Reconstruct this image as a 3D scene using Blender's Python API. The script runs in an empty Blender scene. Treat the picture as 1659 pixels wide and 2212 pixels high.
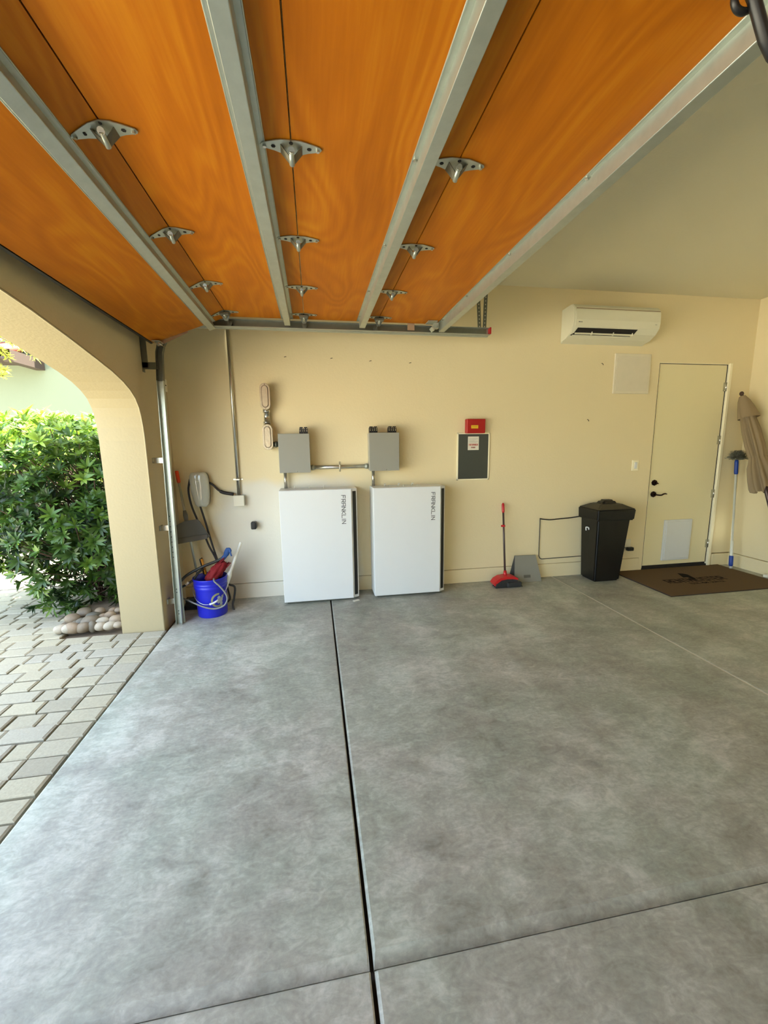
import bpy, bmesh, math, random
from mathutils import Vector, Matrix, noise
C = bpy.context.scene.collection
S = bpy.context.scene

# ------------------------------------------------------------------ camera
F_PX, H = 885.603, 1.5556
R_ = Vector((0.98620, -0.16533, 0.0)); PITCH, YAW, ROLL = -0.160709, 0.166168, -0.0127288
FW = Vector((math.sin(YAW)*math.cos(PITCH), math.cos(YAW)*math.cos(PITCH), math.sin(PITCH)))
r0 = Vector((math.cos(YAW), -math.sin(YAW), 0)); u0 = r0.cross(FW)
RT = r0*math.cos(ROLL)+u0*math.sin(ROLL); UP = -r0*math.sin(ROLL)+u0*math.cos(ROLL)
CAM = Vector((0, 0, H))
cam = bpy.data.objects.new('camera', bpy.data.cameras.new('camera')); C.objects.link(cam)
cam.matrix_world = Matrix(((RT.x, UP.x, -FW.x, 0), (RT.y, UP.y, -FW.y, 0), (RT.z, UP.z, -FW.z, H), (0, 0, 0, 1)))
cam.data.sensor_fit = 'VERTICAL'; cam.data.sensor_height = 36; cam.data.lens = F_PX/2212*36
cam.data.clip_start = 0.02; cam.data.clip_end = 200
S.camera = cam

def ray(px, py): return RT*((px-829.5)/F_PX) - UP*((py-1106)/F_PX) + FW
def at(px, py, y):                      # point of the plane Y=y seen at a pixel of the photo
    d = ray(px, py); return CAM + d*(y/d.y)
def fl(px, py, z=0.0):                  # point of the level Z=z
    d = ray(px, py); return CAM + d*((z-H)/d.z)

# ------------------------------------------------------------------ light
W = bpy.data.worlds.new('world'); S.world = W; W.use_nodes = True
bg = W.node_tree.nodes['Background']
sky = W.node_tree.nodes.new('ShaderNodeTexSky'); sky.sky_type = 'NISHITA'; sky.sun_disc = False
sky.sun_elevation = math.radians(66); sky.sun_rotation = math.radians(80); sky.air_density = 1.0; sky.dust_density = 2.0; sky.ozone_density = 1.0
wm = W.node_tree.nodes.new('ShaderNodeMix'); wm.data_type = 'RGBA'; wm.inputs[0].default_value = 0.62; wm.inputs[7].default_value = (0.90, 1.0, 0.92, 1)   # thin bright haze over the blue
W.node_tree.links.new(sky.outputs[0], wm.inputs[6]); W.node_tree.links.new(wm.outputs[2], bg.inputs[0]); bg.inputs[1].default_value = 0.45
sun = bpy.data.objects.new('sun', bpy.data.lights.new('sun', 'SUN')); C.objects.link(sun)
sun.data.energy = 9.0; sun.data.angle = math.radians(0.6); sun.data.color = (0.97, 0.97, 0.86)
sun.rotation_euler = Vector((0.40, 0.10, 1.0)).to_track_quat('Z', 'Y').to_euler()
vs = S.view_settings
vs.view_transform = 'Standard'; vs.look = 'None'; vs.gamma = 1; vs.use_curve_mapping = False; vs.exposure = 2.88

# ------------------------------------------------------------------ materials
def srgb(r, g, b):
    return tuple(((c/255)/12.92 if c/255 <= 0.04045 else ((c/255+0.055)/1.055)**2.4) for c in (r, g, b))+(1,)
def mat(name, col, rough=0.5, metal=0.0, vary=0.06, scale=12.0, bump=0.0, bscale=60.0, spec=0.5, coat=0.0):
    m = bpy.data.materials.new(name); m.use_nodes = True; nt = m.node_tree; N = nt.nodes; L = nt.links
    b = N['Principled BSDF']; b.inputs['Roughness'].default_value = rough; b.inputs['Metallic'].default_value = metal
    b.inputs['Specular IOR Level'].default_value = spec; b.inputs['Coat Weight'].default_value = coat
    tc = N.new('ShaderNodeTexCoord'); n = N.new('ShaderNodeTexNoise'); n.inputs['Scale'].default_value = scale; n.inputs['Detail'].default_value = 4
    L.new(tc.outputs['Object'], n.inputs['Vector'])
    mx = N.new('ShaderNodeMix'); mx.data_type = 'RGBA'
    mx.inputs[6].default_value = tuple(c*(1-vary) for c in col[:3])+(1,); mx.inputs[7].default_value = tuple(min(1, c*(1+vary)) for c in col[:3])+(1,)
    L.new(n.outputs[0], mx.inputs[0]); L.new(mx.outputs[2], b.inputs['Base Color'])
    if bump:
        n2 = N.new('ShaderNodeTexNoise'); n2.inputs['Scale'].default_value = bscale; n2.inputs['Detail'].default_value = 3
        L.new(tc.outputs['Object'], n2.inputs['Vector'])
        bp = N.new('ShaderNodeBump'); bp.inputs['Strength'].default_value = bump; bp.inputs['Distance'].default_value = 0.01
        L.new(n2.outputs[0], bp.inputs['Height']); L.new(bp.outputs[0], b.inputs['Normal'])
    return m
M = {}
M['paint'] = mat('wall_paint', srgb(234, 218, 176), 0.75, vary=0.02, scale=1.5, bump=0.12, bscale=55, spec=0.3)
M['paint_back'] = mat('wall_paint_patched', srgb(234, 218, 176), 0.75, vary=0.02, scale=1.5, bump=0.12, bscale=55, spec=0.3)
def add_patch(m, ox, oz):       # a repaired area of wall left in whitish primer, with a soft irregular edge
    N = m.node_tree.nodes; L = m.node_tree.links; b = N['Principled BSDF']; base = b.inputs['Base Color'].links[0].from_socket
    tc = N.new('ShaderNodeNewGeometry'); n = N.new('ShaderNodeTexNoise'); n.inputs['Scale'].default_value = 2.2; n.inputs['Detail'].default_value = 2; L.new(tc.outputs['Position'], n.inputs['Vector'])
    sp = N.new('ShaderNodeSeparateXYZ'); L.new(tc.outputs['Position'], sp.inputs[0])
    def mm(op, a, b_=None, c_=None):
        q = N.new('ShaderNodeMath'); q.operation = op
        for i, v in enumerate((a, b_, c_)):
            if v is None: continue
            if isinstance(v, (int, float)): q.inputs[i].default_value = v
            else: L.new(v, q.inputs[i])
        return q.outputs[0]
    wob = mm('MULTIPLY_ADD', n.outputs[0], 0.5, -0.25)
    dx = mm('DIVIDE', mm('ABSOLUTE', mm('ADD', sp.outputs[0], 0.30-ox)), 0.72); dz = mm('DIVIDE', mm('ABSOLUTE', mm('ADD', sp.outputs[2], -0.52-oz)), 0.74)
    d = mm('ADD', mm('POWER', mm('ADD', mm('POWER', dx, 4.0), mm('POWER', dz, 4.0)), 0.25), wob)
    mr = N.new('ShaderNodeMapRange'); mr.interpolation_type = 'SMOOTHSTEP'; mr.inputs[1].default_value = 0.86; mr.inputs[2].default_value = 1.06; mr.inputs[3].default_value = 0.85; mr.inputs[4].default_value = 0
    L.new(d, mr.inputs[0])
    mx = N.new('ShaderNodeMix'); mx.data_type = 'RGBA'; L.new(mr.outputs[0], mx.inputs[0]); L.new(base, mx.inputs[6]); mx.inputs[7].default_value = srgb(226, 222, 208)
    L.new(mx.outputs[2], b.inputs['Base Color'])
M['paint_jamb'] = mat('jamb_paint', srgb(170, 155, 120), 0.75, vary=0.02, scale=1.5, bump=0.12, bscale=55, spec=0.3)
M['ceil'] = mat('ceiling_paint', srgb(230, 222, 192), 0.85, vary=0.015, scale=1.2, bump=0.1, bscale=50, spec=0.2)
M['door_paint'] = mat('door_paint', srgb(236, 224, 180), 0.55, vary=0.012, scale=2, spec=0.4)
M['galv'] = mat('galvanized_steel', srgb(184, 190, 180), 0.42, metal=0.8, vary=0.12, scale=25, bump=0.05, bscale=80)
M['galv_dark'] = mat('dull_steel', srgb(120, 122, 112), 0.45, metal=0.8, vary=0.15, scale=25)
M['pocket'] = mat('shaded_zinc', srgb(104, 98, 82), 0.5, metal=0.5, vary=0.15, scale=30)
M['conduit'] = mat('conduit_steel', srgb(196, 194, 184), 0.25, metal=0.9, vary=0.06, scale=20)
M['cast'] = mat('cast_aluminium', srgb(206, 190, 164), 0.33, metal=0.8, vary=0.12, scale=30, bump=0.1)
M['boxgrey'] = mat('grey_enamel', srgb(150, 149, 138), 0.45, vary=0.02, spec=0.5)
M['boxlight'] = mat('light_grey_steel', srgb(176, 174, 162), 0.4, metal=0.3, vary=0.03)
M['white'] = mat('white_enamel', srgb(223, 225, 223), 0.38, vary=0.01, spec=0.5)
M['offwhite'] = mat('off_white_plastic', srgb(226, 220, 198), 0.45, vary=0.015)
M['acwhite'] = mat('ivory_plastic', srgb(226, 222, 196), 0.35, vary=0.01)
M['black'] = mat('black_plastic', srgb(26, 26, 27), 0.4, vary=0.1)
M['binblack'] = mat('bin_black', srgb(7, 7, 8), 0.36, vary=0.1, bump=0.03)
M['cable'] = mat('black_cable', srgb(34, 28, 27), 0.5, vary=0.1)
M['bronze'] = mat('dark_bronze', srgb(48, 32, 28), 0.22, metal=0.85, vary=0.1)
M['slate'] = mat('dark_green_grey_enamel', srgb(66, 70, 64), 0.5, vary=0.03)
M['trimwhite'] = mat('cream_white_trim', srgb(250, 240, 206), 0.4, vary=0.01)
M['red'] = mat('red_enamel', srgb(168, 14, 16), 0.4, vary=0.04)
M['redplastic'] = mat('red_plastic', srgb(196, 30, 36), 0.35, vary=0.04)
M['yellow'] = mat('yellow_label', srgb(228, 188, 40), 0.45, vary=0.03)
M['paper'] = mat('paper_label', srgb(224, 220, 204), 0.6, vary=0.02)
M['inkgrey'] = mat('grey_ink', srgb(84, 84, 84), 0.5)
M['inkred'] = mat('red_ink', srgb(150, 30, 26), 0.5)
M['pinklabel'] = mat('pale_red_label', srgb(232, 190, 172), 0.6)
M['evgrey'] = mat('glossy_light_grey', srgb(196, 198, 186), 0.08, vary=0.01, coat=0.6)
M['blue'] = mat('blue_bucket_plastic', srgb(34, 40, 190), 0.36, vary=0.04)
M['blue2'] = mat('blue_grip', srgb(22, 62, 150), 0.4)
M['navy'] = mat('navy_cloth', srgb(28, 66, 122), 0.7)
M['greyboard'] = mat('grey_plastic_board', srgb(138, 137, 128), 0.55, vary=0.03)
M['panGrey'] = mat('dark_grey_plastic', srgb(96, 95, 88), 0.5, vary=0.04)
M['bristle'] = mat('charcoal_bristle', srgb(48, 48, 46), 0.8, vary=0.2, scale=80)
M['orange'] = mat('orange_grip', srgb(226, 74, 30), 0.4)
M['amber'] = mat('amber_grip', srgb(196, 130, 30), 0.45)
M['hose'] = mat('grey_hose', srgb(122, 122, 116), 0.45)
M['hosedark'] = mat('dark_hose', srgb(44, 44, 40), 0.45)
M['taupe'] = mat('taupe_canvas', srgb(150, 132, 104), 0.85, vary=0.05, scale=40, bump=0.1, bscale=200, spec=0.2)
M['polebrown'] = mat('brown_pole', srgb(82, 66, 62), 0.35, metal=0.3)
M['polewhite'] = mat('white_pole', srgb(228, 228, 216), 0.35)
M['duster'] = mat('duster_fibre', srgb(112, 112, 98), 0.9, vary=0.2, scale=60)
M['matbrown'] = mat('brown_mat_fibre', srgb(106, 86, 64), 0.95, vary=0.18, scale=260, bump=0.5, bscale=500, spec=0.1)
M['matink'] = mat('mat_ink', srgb(34, 28, 22), 0.95, spec=0.1)
M['matedge'] = mat('mat_rubber', srgb(52, 42, 34), 0.8)
M['redrag'] = mat('red_cloth', srgb(124, 6, 14), 0.8, vary=0.12, scale=30)
M['soil'] = mat('soil', srgb(120, 104, 84), 0.95, vary=0.2, scale=20, bump=0.4)
M['bark'] = mat('bark', srgb(72, 52, 38), 0.85, vary=0.2, scale=30)
M['stucco'] = mat('neighbour_stucco', srgb(112, 118, 98), 0.85, vary=0.02, scale=2, bump=0.1, spec=0.2)
M['tile'] = mat('roof_tile', srgb(128, 58, 40), 0.7, vary=0.15)
M['rafter'] = mat('rafter_wood', srgb(56, 42, 32), 0.7, vary=0.1)
M['dark'] = mat('dark_gap', srgb(30, 26, 22), 0.9)
M['reddot'] = mat('red_marker', srgb(170, 30, 30), 0.5)

def wood_mat():
    m = bpy.data.materials.new('varnished_plywood'); m.use_nodes = True; N = m.node_tree.nodes; L = m.node_tree.links
    b = N['Principled BSDF']; b.inputs['Roughness'].default_value = 0.5; b.inputs['Specular IOR Level'].default_value = 0.15
    tc = N.new('ShaderNodeTexCoord'); oi = N.new('ShaderNodeAttribute'); oi.attribute_name = 'seed'
    mp = N.new('ShaderNodeMapping'); mp.inputs['Scale'].default_value = (2.6, 0.62, 1)
    L.new(tc.outputs['Object'], mp.inputs['Vector'])
    ad = N.new('ShaderNodeVectorMath'); ad.operation = 'ADD'; L.new(mp.outputs[0], ad.inputs[0]); L.new(oi.outputs['Vector'], ad.inputs[1])
    n1 = N.new('ShaderNodeTexNoise'); n1.inputs['Scale'].default_value = 1.3; n1.inputs['Detail'].default_value = 1.5; n1.inputs['Roughness'].default_value = 0.35; n1.inputs['Distortion'].default_value = 0.25
    L.new(ad.outputs[0], n1.inputs['Vector'])
    mu = N.new('ShaderNodeMath'); mu.operation = 'MULTIPLY'; mu.inputs[1].default_value = 84; L.new(n1.outputs[0], mu.inputs[0])
    si = N.new('ShaderNodeMath'); si.operation = 'SINE'; L.new(mu.outputs[0], si.inputs[0])
    mu2 = N.new('ShaderNodeMath'); mu2.operation = 'MULTIPLY'; mu2.inputs[1].default_value = 19; L.new(n1.outputs[0], mu2.inputs[0])
    si2 = N.new('ShaderNodeMath'); si2.operation = 'SINE'; L.new(mu2.outputs[0], si2.inputs[0])
    mpf = N.new('ShaderNodeMapping'); mpf.inputs['Scale'].default_value = (90, 5, 1); L.new(tc.outputs['Object'], mpf.inputs['Vector'])
    n2 = N.new('ShaderNodeTexNoise'); n2.inputs['Scale'].default_value = 1; n2.inputs['Detail'].default_value = 3; L.new(mpf.outputs[0], n2.inputs['Vector'])
    n3 = N.new('ShaderNodeTexNoise'); n3.inputs['Scale'].default_value = 2.2; n3.inputs['Detail'].default_value = 2; L.new(ad.outputs[0], n3.inputs['Vector'])
    def madd(a, k, c):
        q = N.new('ShaderNodeMath'); q.operation = 'MULTIPLY_ADD'; q.inputs[1].default_value = k
        L.new(a, q.inputs[0])
        if hasattr(c, 'is_output'): L.new(c, q.inputs[2])
        else: q.inputs[2].default_value = c
        return q.outputs[0]
    v = madd(si.outputs[0], 0.065, 0.18); v = madd(si2.outputs[0], 0.04, v); v = madd(n2.outputs[0], 0.24, v); v = madd(n3.outputs[0], 0.36, v)
    cr = N.new('ShaderNodeValToRGB'); cr.color_ramp.elements[0].position = 0.12; cr.color_ramp.elements[0].color = srgb(148, 78, 2)
    cr.color_ramp.elements[1].position = 0.85; cr.color_ramp.elements[1].color = srgb(214, 142, 26)
    e = cr.color_ramp.elements.new(0.5); e.color = srgb(186, 106, 8)
    L.new(v, cr.inputs[0]); L.new(cr.outputs[0], b.inputs['Base Color'])
    return m
M['wood'] = wood_mat()

def concrete_mat():
    m = bpy.data.materials.new('troweled_concrete'); m.use_nodes = True; N = m.node_tree.nodes; L = m.node_tree.links
    b = N['Principled BSDF']; b.inputs['Specular IOR Level'].default_value = 0.5
    tc = N.new('ShaderNodeTexCoord')
    def noise_(scale, det, dist, rough=0.55, rot=None, sc=None):
        n = N.new('ShaderNodeTexNoise'); n.inputs['Scale'].default_value = scale; n.inputs['Detail'].default_value = det
        n.inputs['Distortion'].default_value = dist; n.inputs['Roughness'].default_value = rough
        mp = N.new('ShaderNodeMapping'); mp.inputs['Rotation'].default_value = (0, 0, rot or 0); mp.inputs['Scale'].default_value = sc or (1, 1, 1)
        L.new(tc.outputs['Object'], mp.inputs[0]); L.new(mp.outputs[0], n.inputs['Vector']); return n.outputs[0]
    a = noise_(1.6, 7, 0.8, 0.60, 0.9, (1, 1.25, 1)); c = noise_(7, 6, 0.9, 0.68, -0.9, (1, 1.5, 1)); d = noise_(60, 3, 0.2); hue = noise_(2.1, 3, 0.3)
    sp_ = noise_(1.0, 4, 0.4, 0.55, 0.06, (3.4, 0.45, 1))
    def comb(x, kx, y):
        q = N.new('ShaderNodeMath'); q.operation = 'MULTIPLY_ADD'; q.inputs[1].default_value = kx; L.new(x, q.inputs[0])
        if isinstance(y, float): q.inputs[2].default_value = y
        else: L.new(y, q.inputs[2])
        return q.outputs[0]
    st = noise_(15, 5, 1.6, 0.6, 1.2, (1, 2.2, 1)); v = comb(a, 0.30, 0.0); v = comb(c, 0.27, v); v = comb(d, 0.10, v); v = comb(st, 0.17, v); v = comb(sp_, 0.16, v)
    cr = N.new('ShaderNodeValToRGB'); cr.color_ramp.elements[0].position = 0.38; cr.color_ramp.elements[0].color = srgb(124, 122, 112)
    cr.color_ramp.elements[1].position = 0.62; cr.color_ramp.elements[1].color = srgb(200, 199, 188)
    e = cr.color_ramp.elements.new(0.5); e.color = srgb(160, 159, 148)
    L.new(v, cr.inputs[0])
    hr = N.new('ShaderNodeValToRGB'); hr.color_ramp.elements[0].position = 0.4; hr.color_ramp.elements[0].color = (0.95, 1.0, 0.955, 1)
    hr.color_ramp.elements[1].position = 0.6; hr.color_ramp.elements[1].color = (1.0, 0.985, 0.965, 1); L.new(hue, hr.inputs[0])
    mx = N.new('ShaderNodeMix'); mx.data_type = 'RGBA'; mx.blend_type = 'MULTIPLY'; mx.inputs[0].default_value = 1
    L.new(cr.outputs[0], mx.inputs[6]); L.new(hr.outputs[0], mx.inputs[7]); L.new(mx.outputs[2], b.inputs['Base Color'])
    rr = N.new('ShaderNodeMapRange'); rr.inputs[1].default_value = 0.3; rr.inputs[2].default_value = 0.7; rr.inputs[3].default_value = 0.38; rr.inputs[4].default_value = 0.62
    L.new(c, rr.inputs[0]); L.new(rr.outputs[0], b.inputs['Roughness'])
    bp = N.new('ShaderNodeBump'); bp.inputs['Strength'].default_value = 0.12; bp.inputs['Distance'].default_value = 0.01; L.new(v, bp.inputs['Height']); L.new(bp.outputs[0], b.inputs['Normal'])
    return m
M['concrete'] = concrete_mat()

def tone_mat(name, c0, c1, c2, rough=0.85, nscale=90, trans=0.0, spec=0.3, attr='tone', bump=0.3):
    """colour picked per block / leaf / stone from a face-corner attribute"""
    m = bpy.data.materials.new(name); m.use_nodes = True; N = m.node_tree.nodes; L = m.node_tree.links
    b = N['Principled BSDF']; b.inputs['Roughness'].default_value = rough; b.inputs['Specular IOR Level'].default_value = spec
    at_ = N.new('ShaderNodeAttribute'); at_.attribute_name = attr
    cr = N.new('ShaderNodeValToRGB'); cr.color_ramp.elements[0].color = c0; cr.color_ramp.elements[1].color = c2
    e = cr.color_ramp.elements.new(0.5); e.color = c1
    L.new(at_.outputs['Fac'], cr.inputs[0])
    tc = N.new('ShaderNodeTexCoord'); n = N.new('ShaderNodeTexNoise'); n.inputs['Scale'].default_value = nscale; n.inputs['Detail'].default_value = 4
    L.new(tc.outputs['Object'], n.inputs['Vector'])
    mr = N.new('ShaderNodeMapRange'); mr.inputs[3].default_value = 0.78; mr.inputs[4].default_value = 1.2; L.new(n.outputs[0], mr.inputs[0])
    mx = N.new('ShaderNodeVectorMath'); mx.operation = 'SCALE'; L.new(cr.outputs[0], mx.inputs[0]); L.new(mr.outputs[0], mx.inputs['Scale'])
    L.new(mx.outputs[0], b.inputs['Base Color'])
    if bump:
        bp = N.new('ShaderNodeBump'); bp.inputs['Strength'].default_value = bump; bp.inputs['Distance'].default_value = 0.004
        L.new(n.outputs[0], bp.inputs['Height']); L.new(bp.outputs[0], b.inputs['Normal'])
    if trans:
        out = N['Material Output']; tr = N.new('ShaderNodeBsdfTranslucent'); L.new(mx.outputs[0], tr.inputs[0])
        ms = N.new('ShaderNodeMixShader'); ms.inputs[0].default_value = trans
        L.new(b.outputs[0], ms.inputs[1]); L.new(tr.outputs[0], ms.inputs[2]); L.new(ms.outputs[0], out.inputs[0])
    return m
M['paver'] = tone_mat('tumbled_paver', srgb(150, 143, 124), srgb(168, 160, 136), srgb(160, 154, 137))
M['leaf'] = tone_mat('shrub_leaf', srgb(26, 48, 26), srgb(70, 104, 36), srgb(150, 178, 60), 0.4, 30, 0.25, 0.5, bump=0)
M['leafyellow'] = tone_mat('yellow_green_leaf', srgb(96, 118, 30), srgb(140, 152, 44), srgb(168, 170, 70), 0.5, 30, 0.35, 0.5, bump=0)
M['stone'] = tone_mat('river_stone', srgb(74, 74, 64), srgb(138, 118, 94), srgb(176, 168, 150), 0.6, 40, 0, 0.4)

# ------------------------------------------------------------------ mesh helpers
class MB:
    def __init__(s): s.bm = bmesh.new(); s.lay = None
    def box(s, x0, x1, y0, y1, z0, z1, bev=0.0, seg=2, mi=0, rot=None, piv=None):
        r = bmesh.ops.create_cube(s.bm, size=1.0); v = r['verts']
        for q in v: q.co = Vector(((q.co.x+.5)*(x1-x0)+x0, (q.co.y+.5)*(y1-y0)+y0, (q.co.z+.5)*(z1-z0)+z0))
        fs = set(f for q in v for f in q.link_faces)
        if bev:
            es = list(set(e for q in v for e in q.link_edges))
            rr = bmesh.ops.bevel(s.bm, geom=es, offset=bev, segments=seg, affect='EDGES', profile=0.5)
            fs = set(rr['faces']) | set(f for q in rr['verts'] for f in q.link_faces)
            v = list(set(q for f in fs for q in f.verts))
        for f in fs:
            if f.is_valid: f.material_index = mi
        if rot is not None:
            p = Vector(piv) if piv is not None else Vector(((x0+x1)/2, (y0+y1)/2, (z0+z1)/2))
            for q in v: q.co = rot @ (q.co-p) + p
        return v
    def prism(s, pts, d, mi=0):          # polygon (3-D points) extruded by vector d
        d = Vector(d); a = [s.bm.verts.new(Vector(p)) for p in pts]; b = [s.bm.verts.new(Vector(p)+d) for p in pts]
        n = len(pts); fs = []
        fs.append(s.bm.faces.new(a)); fs.append(s.bm.faces.new(b[::-1]))
        for i in range(n): fs.append(s.bm.faces.new((a[i], b[i], b[(i+1) % n], a[(i+1) % n])))
        for f in fs: f.material_index = mi
        return a+b
    def tube(s, pts, rad, n=12, mi=0, cap=True, smooth=True, sx=1.0):
        pts = [Vector(p) for p in pts]; rads = rad if isinstance(rad, (list, tuple)) else [rad]*len(pts)
        rings = []; prev = None
        for i, p in enumerate(pts):
            t = (pts[min(i+1, len(pts)-1)]-pts[max(i-1, 0)]).normalized()
            if prev is None:
                a = Vector((0, 0, 1)) if abs(t.z) < 0.9 else Vector((0, 1, 0)); nrm = t.cross(a).normalized()
            else: nrm = (prev-t*prev.dot(t)).normalized()
            prev = nrm; bn = t.cross(nrm)
            rings.append([s.bm.verts.new(p+(nrm*math.cos(2*math.pi*k/n)*sx+bn*math.sin(2*math.pi*k/n))*rads[i]) for k in range(n)])
        for i in range(len(rings)-1):
            for k in range(n):
                f = s.bm.faces.new((rings[i][k], rings[i][(k+1) % n], rings[i+1][(k+1) % n], rings[i+1][k])); f.smooth = smooth; f.material_index = mi
        if cap:
            f = s.bm.faces.new(rings[0][::-1]); f.material_index = mi
            f = s.bm.faces.new(rings[-1]); f.material_index = mi
    def lathe(s, cx, cy, prof, n=40, mi=0, cap_b=True, cap_t=False, a0=0, a1=2*math.pi):
        full = abs(a1-a0-2*math.pi) < 1e-6; m = n if full else n+1; rings = []
        for (r, z) in prof:
            rings.append([s.bm.verts.new((cx+r*math.cos(a0+(a1-a0)*k/n), cy+r*math.sin(a0+(a1-a0)*k/n), z)) for k in range(m)])
        for i in range(len(rings)-1):
            for k in range(n):
                f = s.bm.faces.new((rings[i][k], rings[i][(k+1) % m], rings[i+1][(k+1) % m], rings[i+1][k])); f.smooth = True; f.material_index = mi
        if cap_b and full: s.bm.faces.new(rings[0][::-1])
        if cap_t and full: s.bm.faces.new(rings[-1])
    def quad(s, a, b, c, d, mi=0):
        f = s.bm.faces.new([s.bm.verts.new(Vector(p)) for p in (a, b, c, d)]); f.material_index = mi; return f
    def sphere(s, c, rx, ry, rz, u=16, v=10, rot=None):
        r = bmesh.ops.create_uvsphere(s.bm, u_segments=u, v_segments=v, radius=1)
        for q in r['verts']:
            p = Vector((q.co.x*rx, q.co.y*ry, q.co.z*rz))
            if rot is not None: p = rot @ p
            q.co = p+Vector(c)
            for f in q.link_faces: f.smooth = True
    def build(s, name, m, parent=None, tone=None, norm=True):
        if norm: bmesh.ops.recalc_face_normals(s.bm, faces=s.bm.faces[:])
        off = Vector((0, 0, 0))
        p = parent
        while p is not None: off += p.location; p = p.parent
        vs_ = [v.co for v in s.bm.verts]
        if parent is None and vs_:
            lo = Vector((min(v.x for v in vs_), min(v.y for v in vs_), min(v.z for v in vs_))); hi = Vector((max(v.x for v in vs_), max(v.y for v in vs_), max(v.z for v in vs_)))
            loc = Vector(((lo.x+hi.x)/2, (lo.y+hi.y)/2, lo.z))
        else: loc = Vector((0, 0, 0))
        for v in s.bm.verts: v.co = v.co-off-loc
        me = bpy.data.meshes.new(name); s.bm.to_mesh(me); s.bm.free()
        for mm in (m if isinstance(m, (list, tuple)) else [m]): me.materials.append(mm)
        o = bpy.data.objects.new(name, me); C.objects.link(o); o.location = loc
        if parent is not None: o.parent = parent
        return o
def tag(o, label=None, cat=None, group=None, kind=None):
    if label: o['label'] = label
    if cat: o['category'] = cat
    if group: o['group'] = group
    if kind: o['kind'] = kind
    return o
def thing(name, label, cat, loc, group=None):
    o = bpy.data.objects.new(name, None); C.objects.link(o); o.location = Vector(loc); o.empty_display_size = 0.05
    return tag(o, label, cat, group)
def struct(o): o['kind'] = 'structure'; return o
def smooth_path(pts, n=6):
    pts = [Vector(p) for p in pts]; out = []
    P = [pts[0]*2-pts[1]]+pts+[pts[-1]*2-pts[-2]]
    for i in range(1, len(P)-2):
        for k in range(n):
            t = k/n; a, b, c, d = P[i-1], P[i], P[i+1], P[i+2]
            out.append(0.5*((2*b)+(c-a)*t+(2*a-5*b+4*c-d)*t*t+(3*b-a-3*c+d)*t**3))
    out.append(pts[-1]); return out
GLY = {  # stroke letters on a 1 x 1 cell
 'F': [((0, 0), (0, 1)), ((0, 1), (1, 1)), ((0, .5), (.85, .5))], 'R': [((0, 0), (0, 1)), ((0, 1), (1, 1)), ((1, 1), (1, .45)), ((1, .45), (0, .45)), ((.45, .45), (1, 0))],
 'A': [((0, 0), (0, 1)), ((0, 1), (1, 1)), ((1, 1), (1, 0)), ((0, .45), (1, .45))], 'N': [((0, 0), (0, 1)), ((0, 1), (1, 0)), ((1, 0), (1, 1))],
 'K': [((0, 0), (0, 1)), ((0, .5), (1, 1)), ((0, .5), (1, 0))], 'L': [((0, 1), (0, 0)), ((0, 0), (1, 0))], 'I': [((.5, 0), (.5, 1))],
 'E': [((0, 0), (0, 1)), ((0, 1), (1, 1)), ((0, .5), (.8, .5)), ((0, 0), (1, 0))], 'T': [((.5, 0), (.5, 1)), ((0, 1), (1, 1))],
 'M': [((0, 0), (0, 1)), ((0, 1), (.5, .4)), ((.5, .4), (1, 1)), ((1, 1), (1, 0))], 'S': [((1, 1), (0, 1)), ((0, 1), (0, .5)), ((0, .5), (1, .5)), ((1, .5), (1, 0)), ((1, 0), (0, 0))],
 'P': [((0, 0), (0, 1)), ((0, 1), (1, 1)), ((1, 1), (1, .45)), ((1, .45), (0, .45))], 'O': [((0, 0), (0, 1)), ((0, 1), (1, 1)), ((1, 1), (1, 0)), ((1, 0), (0, 0))],
 'H': [((0, 0), (0, 1)), ((1, 0), (1, 1)), ((0, .5), (1, .5))], 'V': [((0, 1), (.5, 0)), ((.5, 0), (1, 1))], 'C': [((1, 1), (0, 1)), ((0, 1), (0, 0)), ((0, 0), (1, 0))],
 'D': [((0, 0), (0, 1)), ((0, 1), (.7, 1)), ((.7, 1), (1, .5)), ((1, .5), (.7, 0)), ((.7, 0), (0, 0))], ' ': []}
def letters(mb, text, o, ex, ey, en, w, h, gap, sw, th=0.0006, iw=1.0):
    """stroke text: origin o, writing direction ex, up ey, out of the surface en"""
    o, ex, ey, en = Vector(o), Vector(ex), Vector(ey), Vector(en); x = 0
    for ch in text:
        W0 = w
        if ch == 'I': w = w*iw
        for (a, b) in GLY[ch]:
            A = o+ex*(x+a[0]*w)+ey*(a[1]*h); B = o+ex*(x+b[0]*w)+ey*(b[1]*h); d = (B-A).normalized(); q = d.cross(en).normalized()*sw/2
            A -= d*sw/2; B += d*sw/2
            mb.prism([A-q, B-q, B+q, A+q], en*th)
        x += w*(0.45 if ch == ' ' else 1)+gap; w = W0

D = 4.273          # back wall plane
XR, XF, XO = 5.17, -1.34, -1.676   # right wall, front wall inner and outer faces
CZ = 3.17; YN = -8.6
rnd = random.Random(7)

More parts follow.
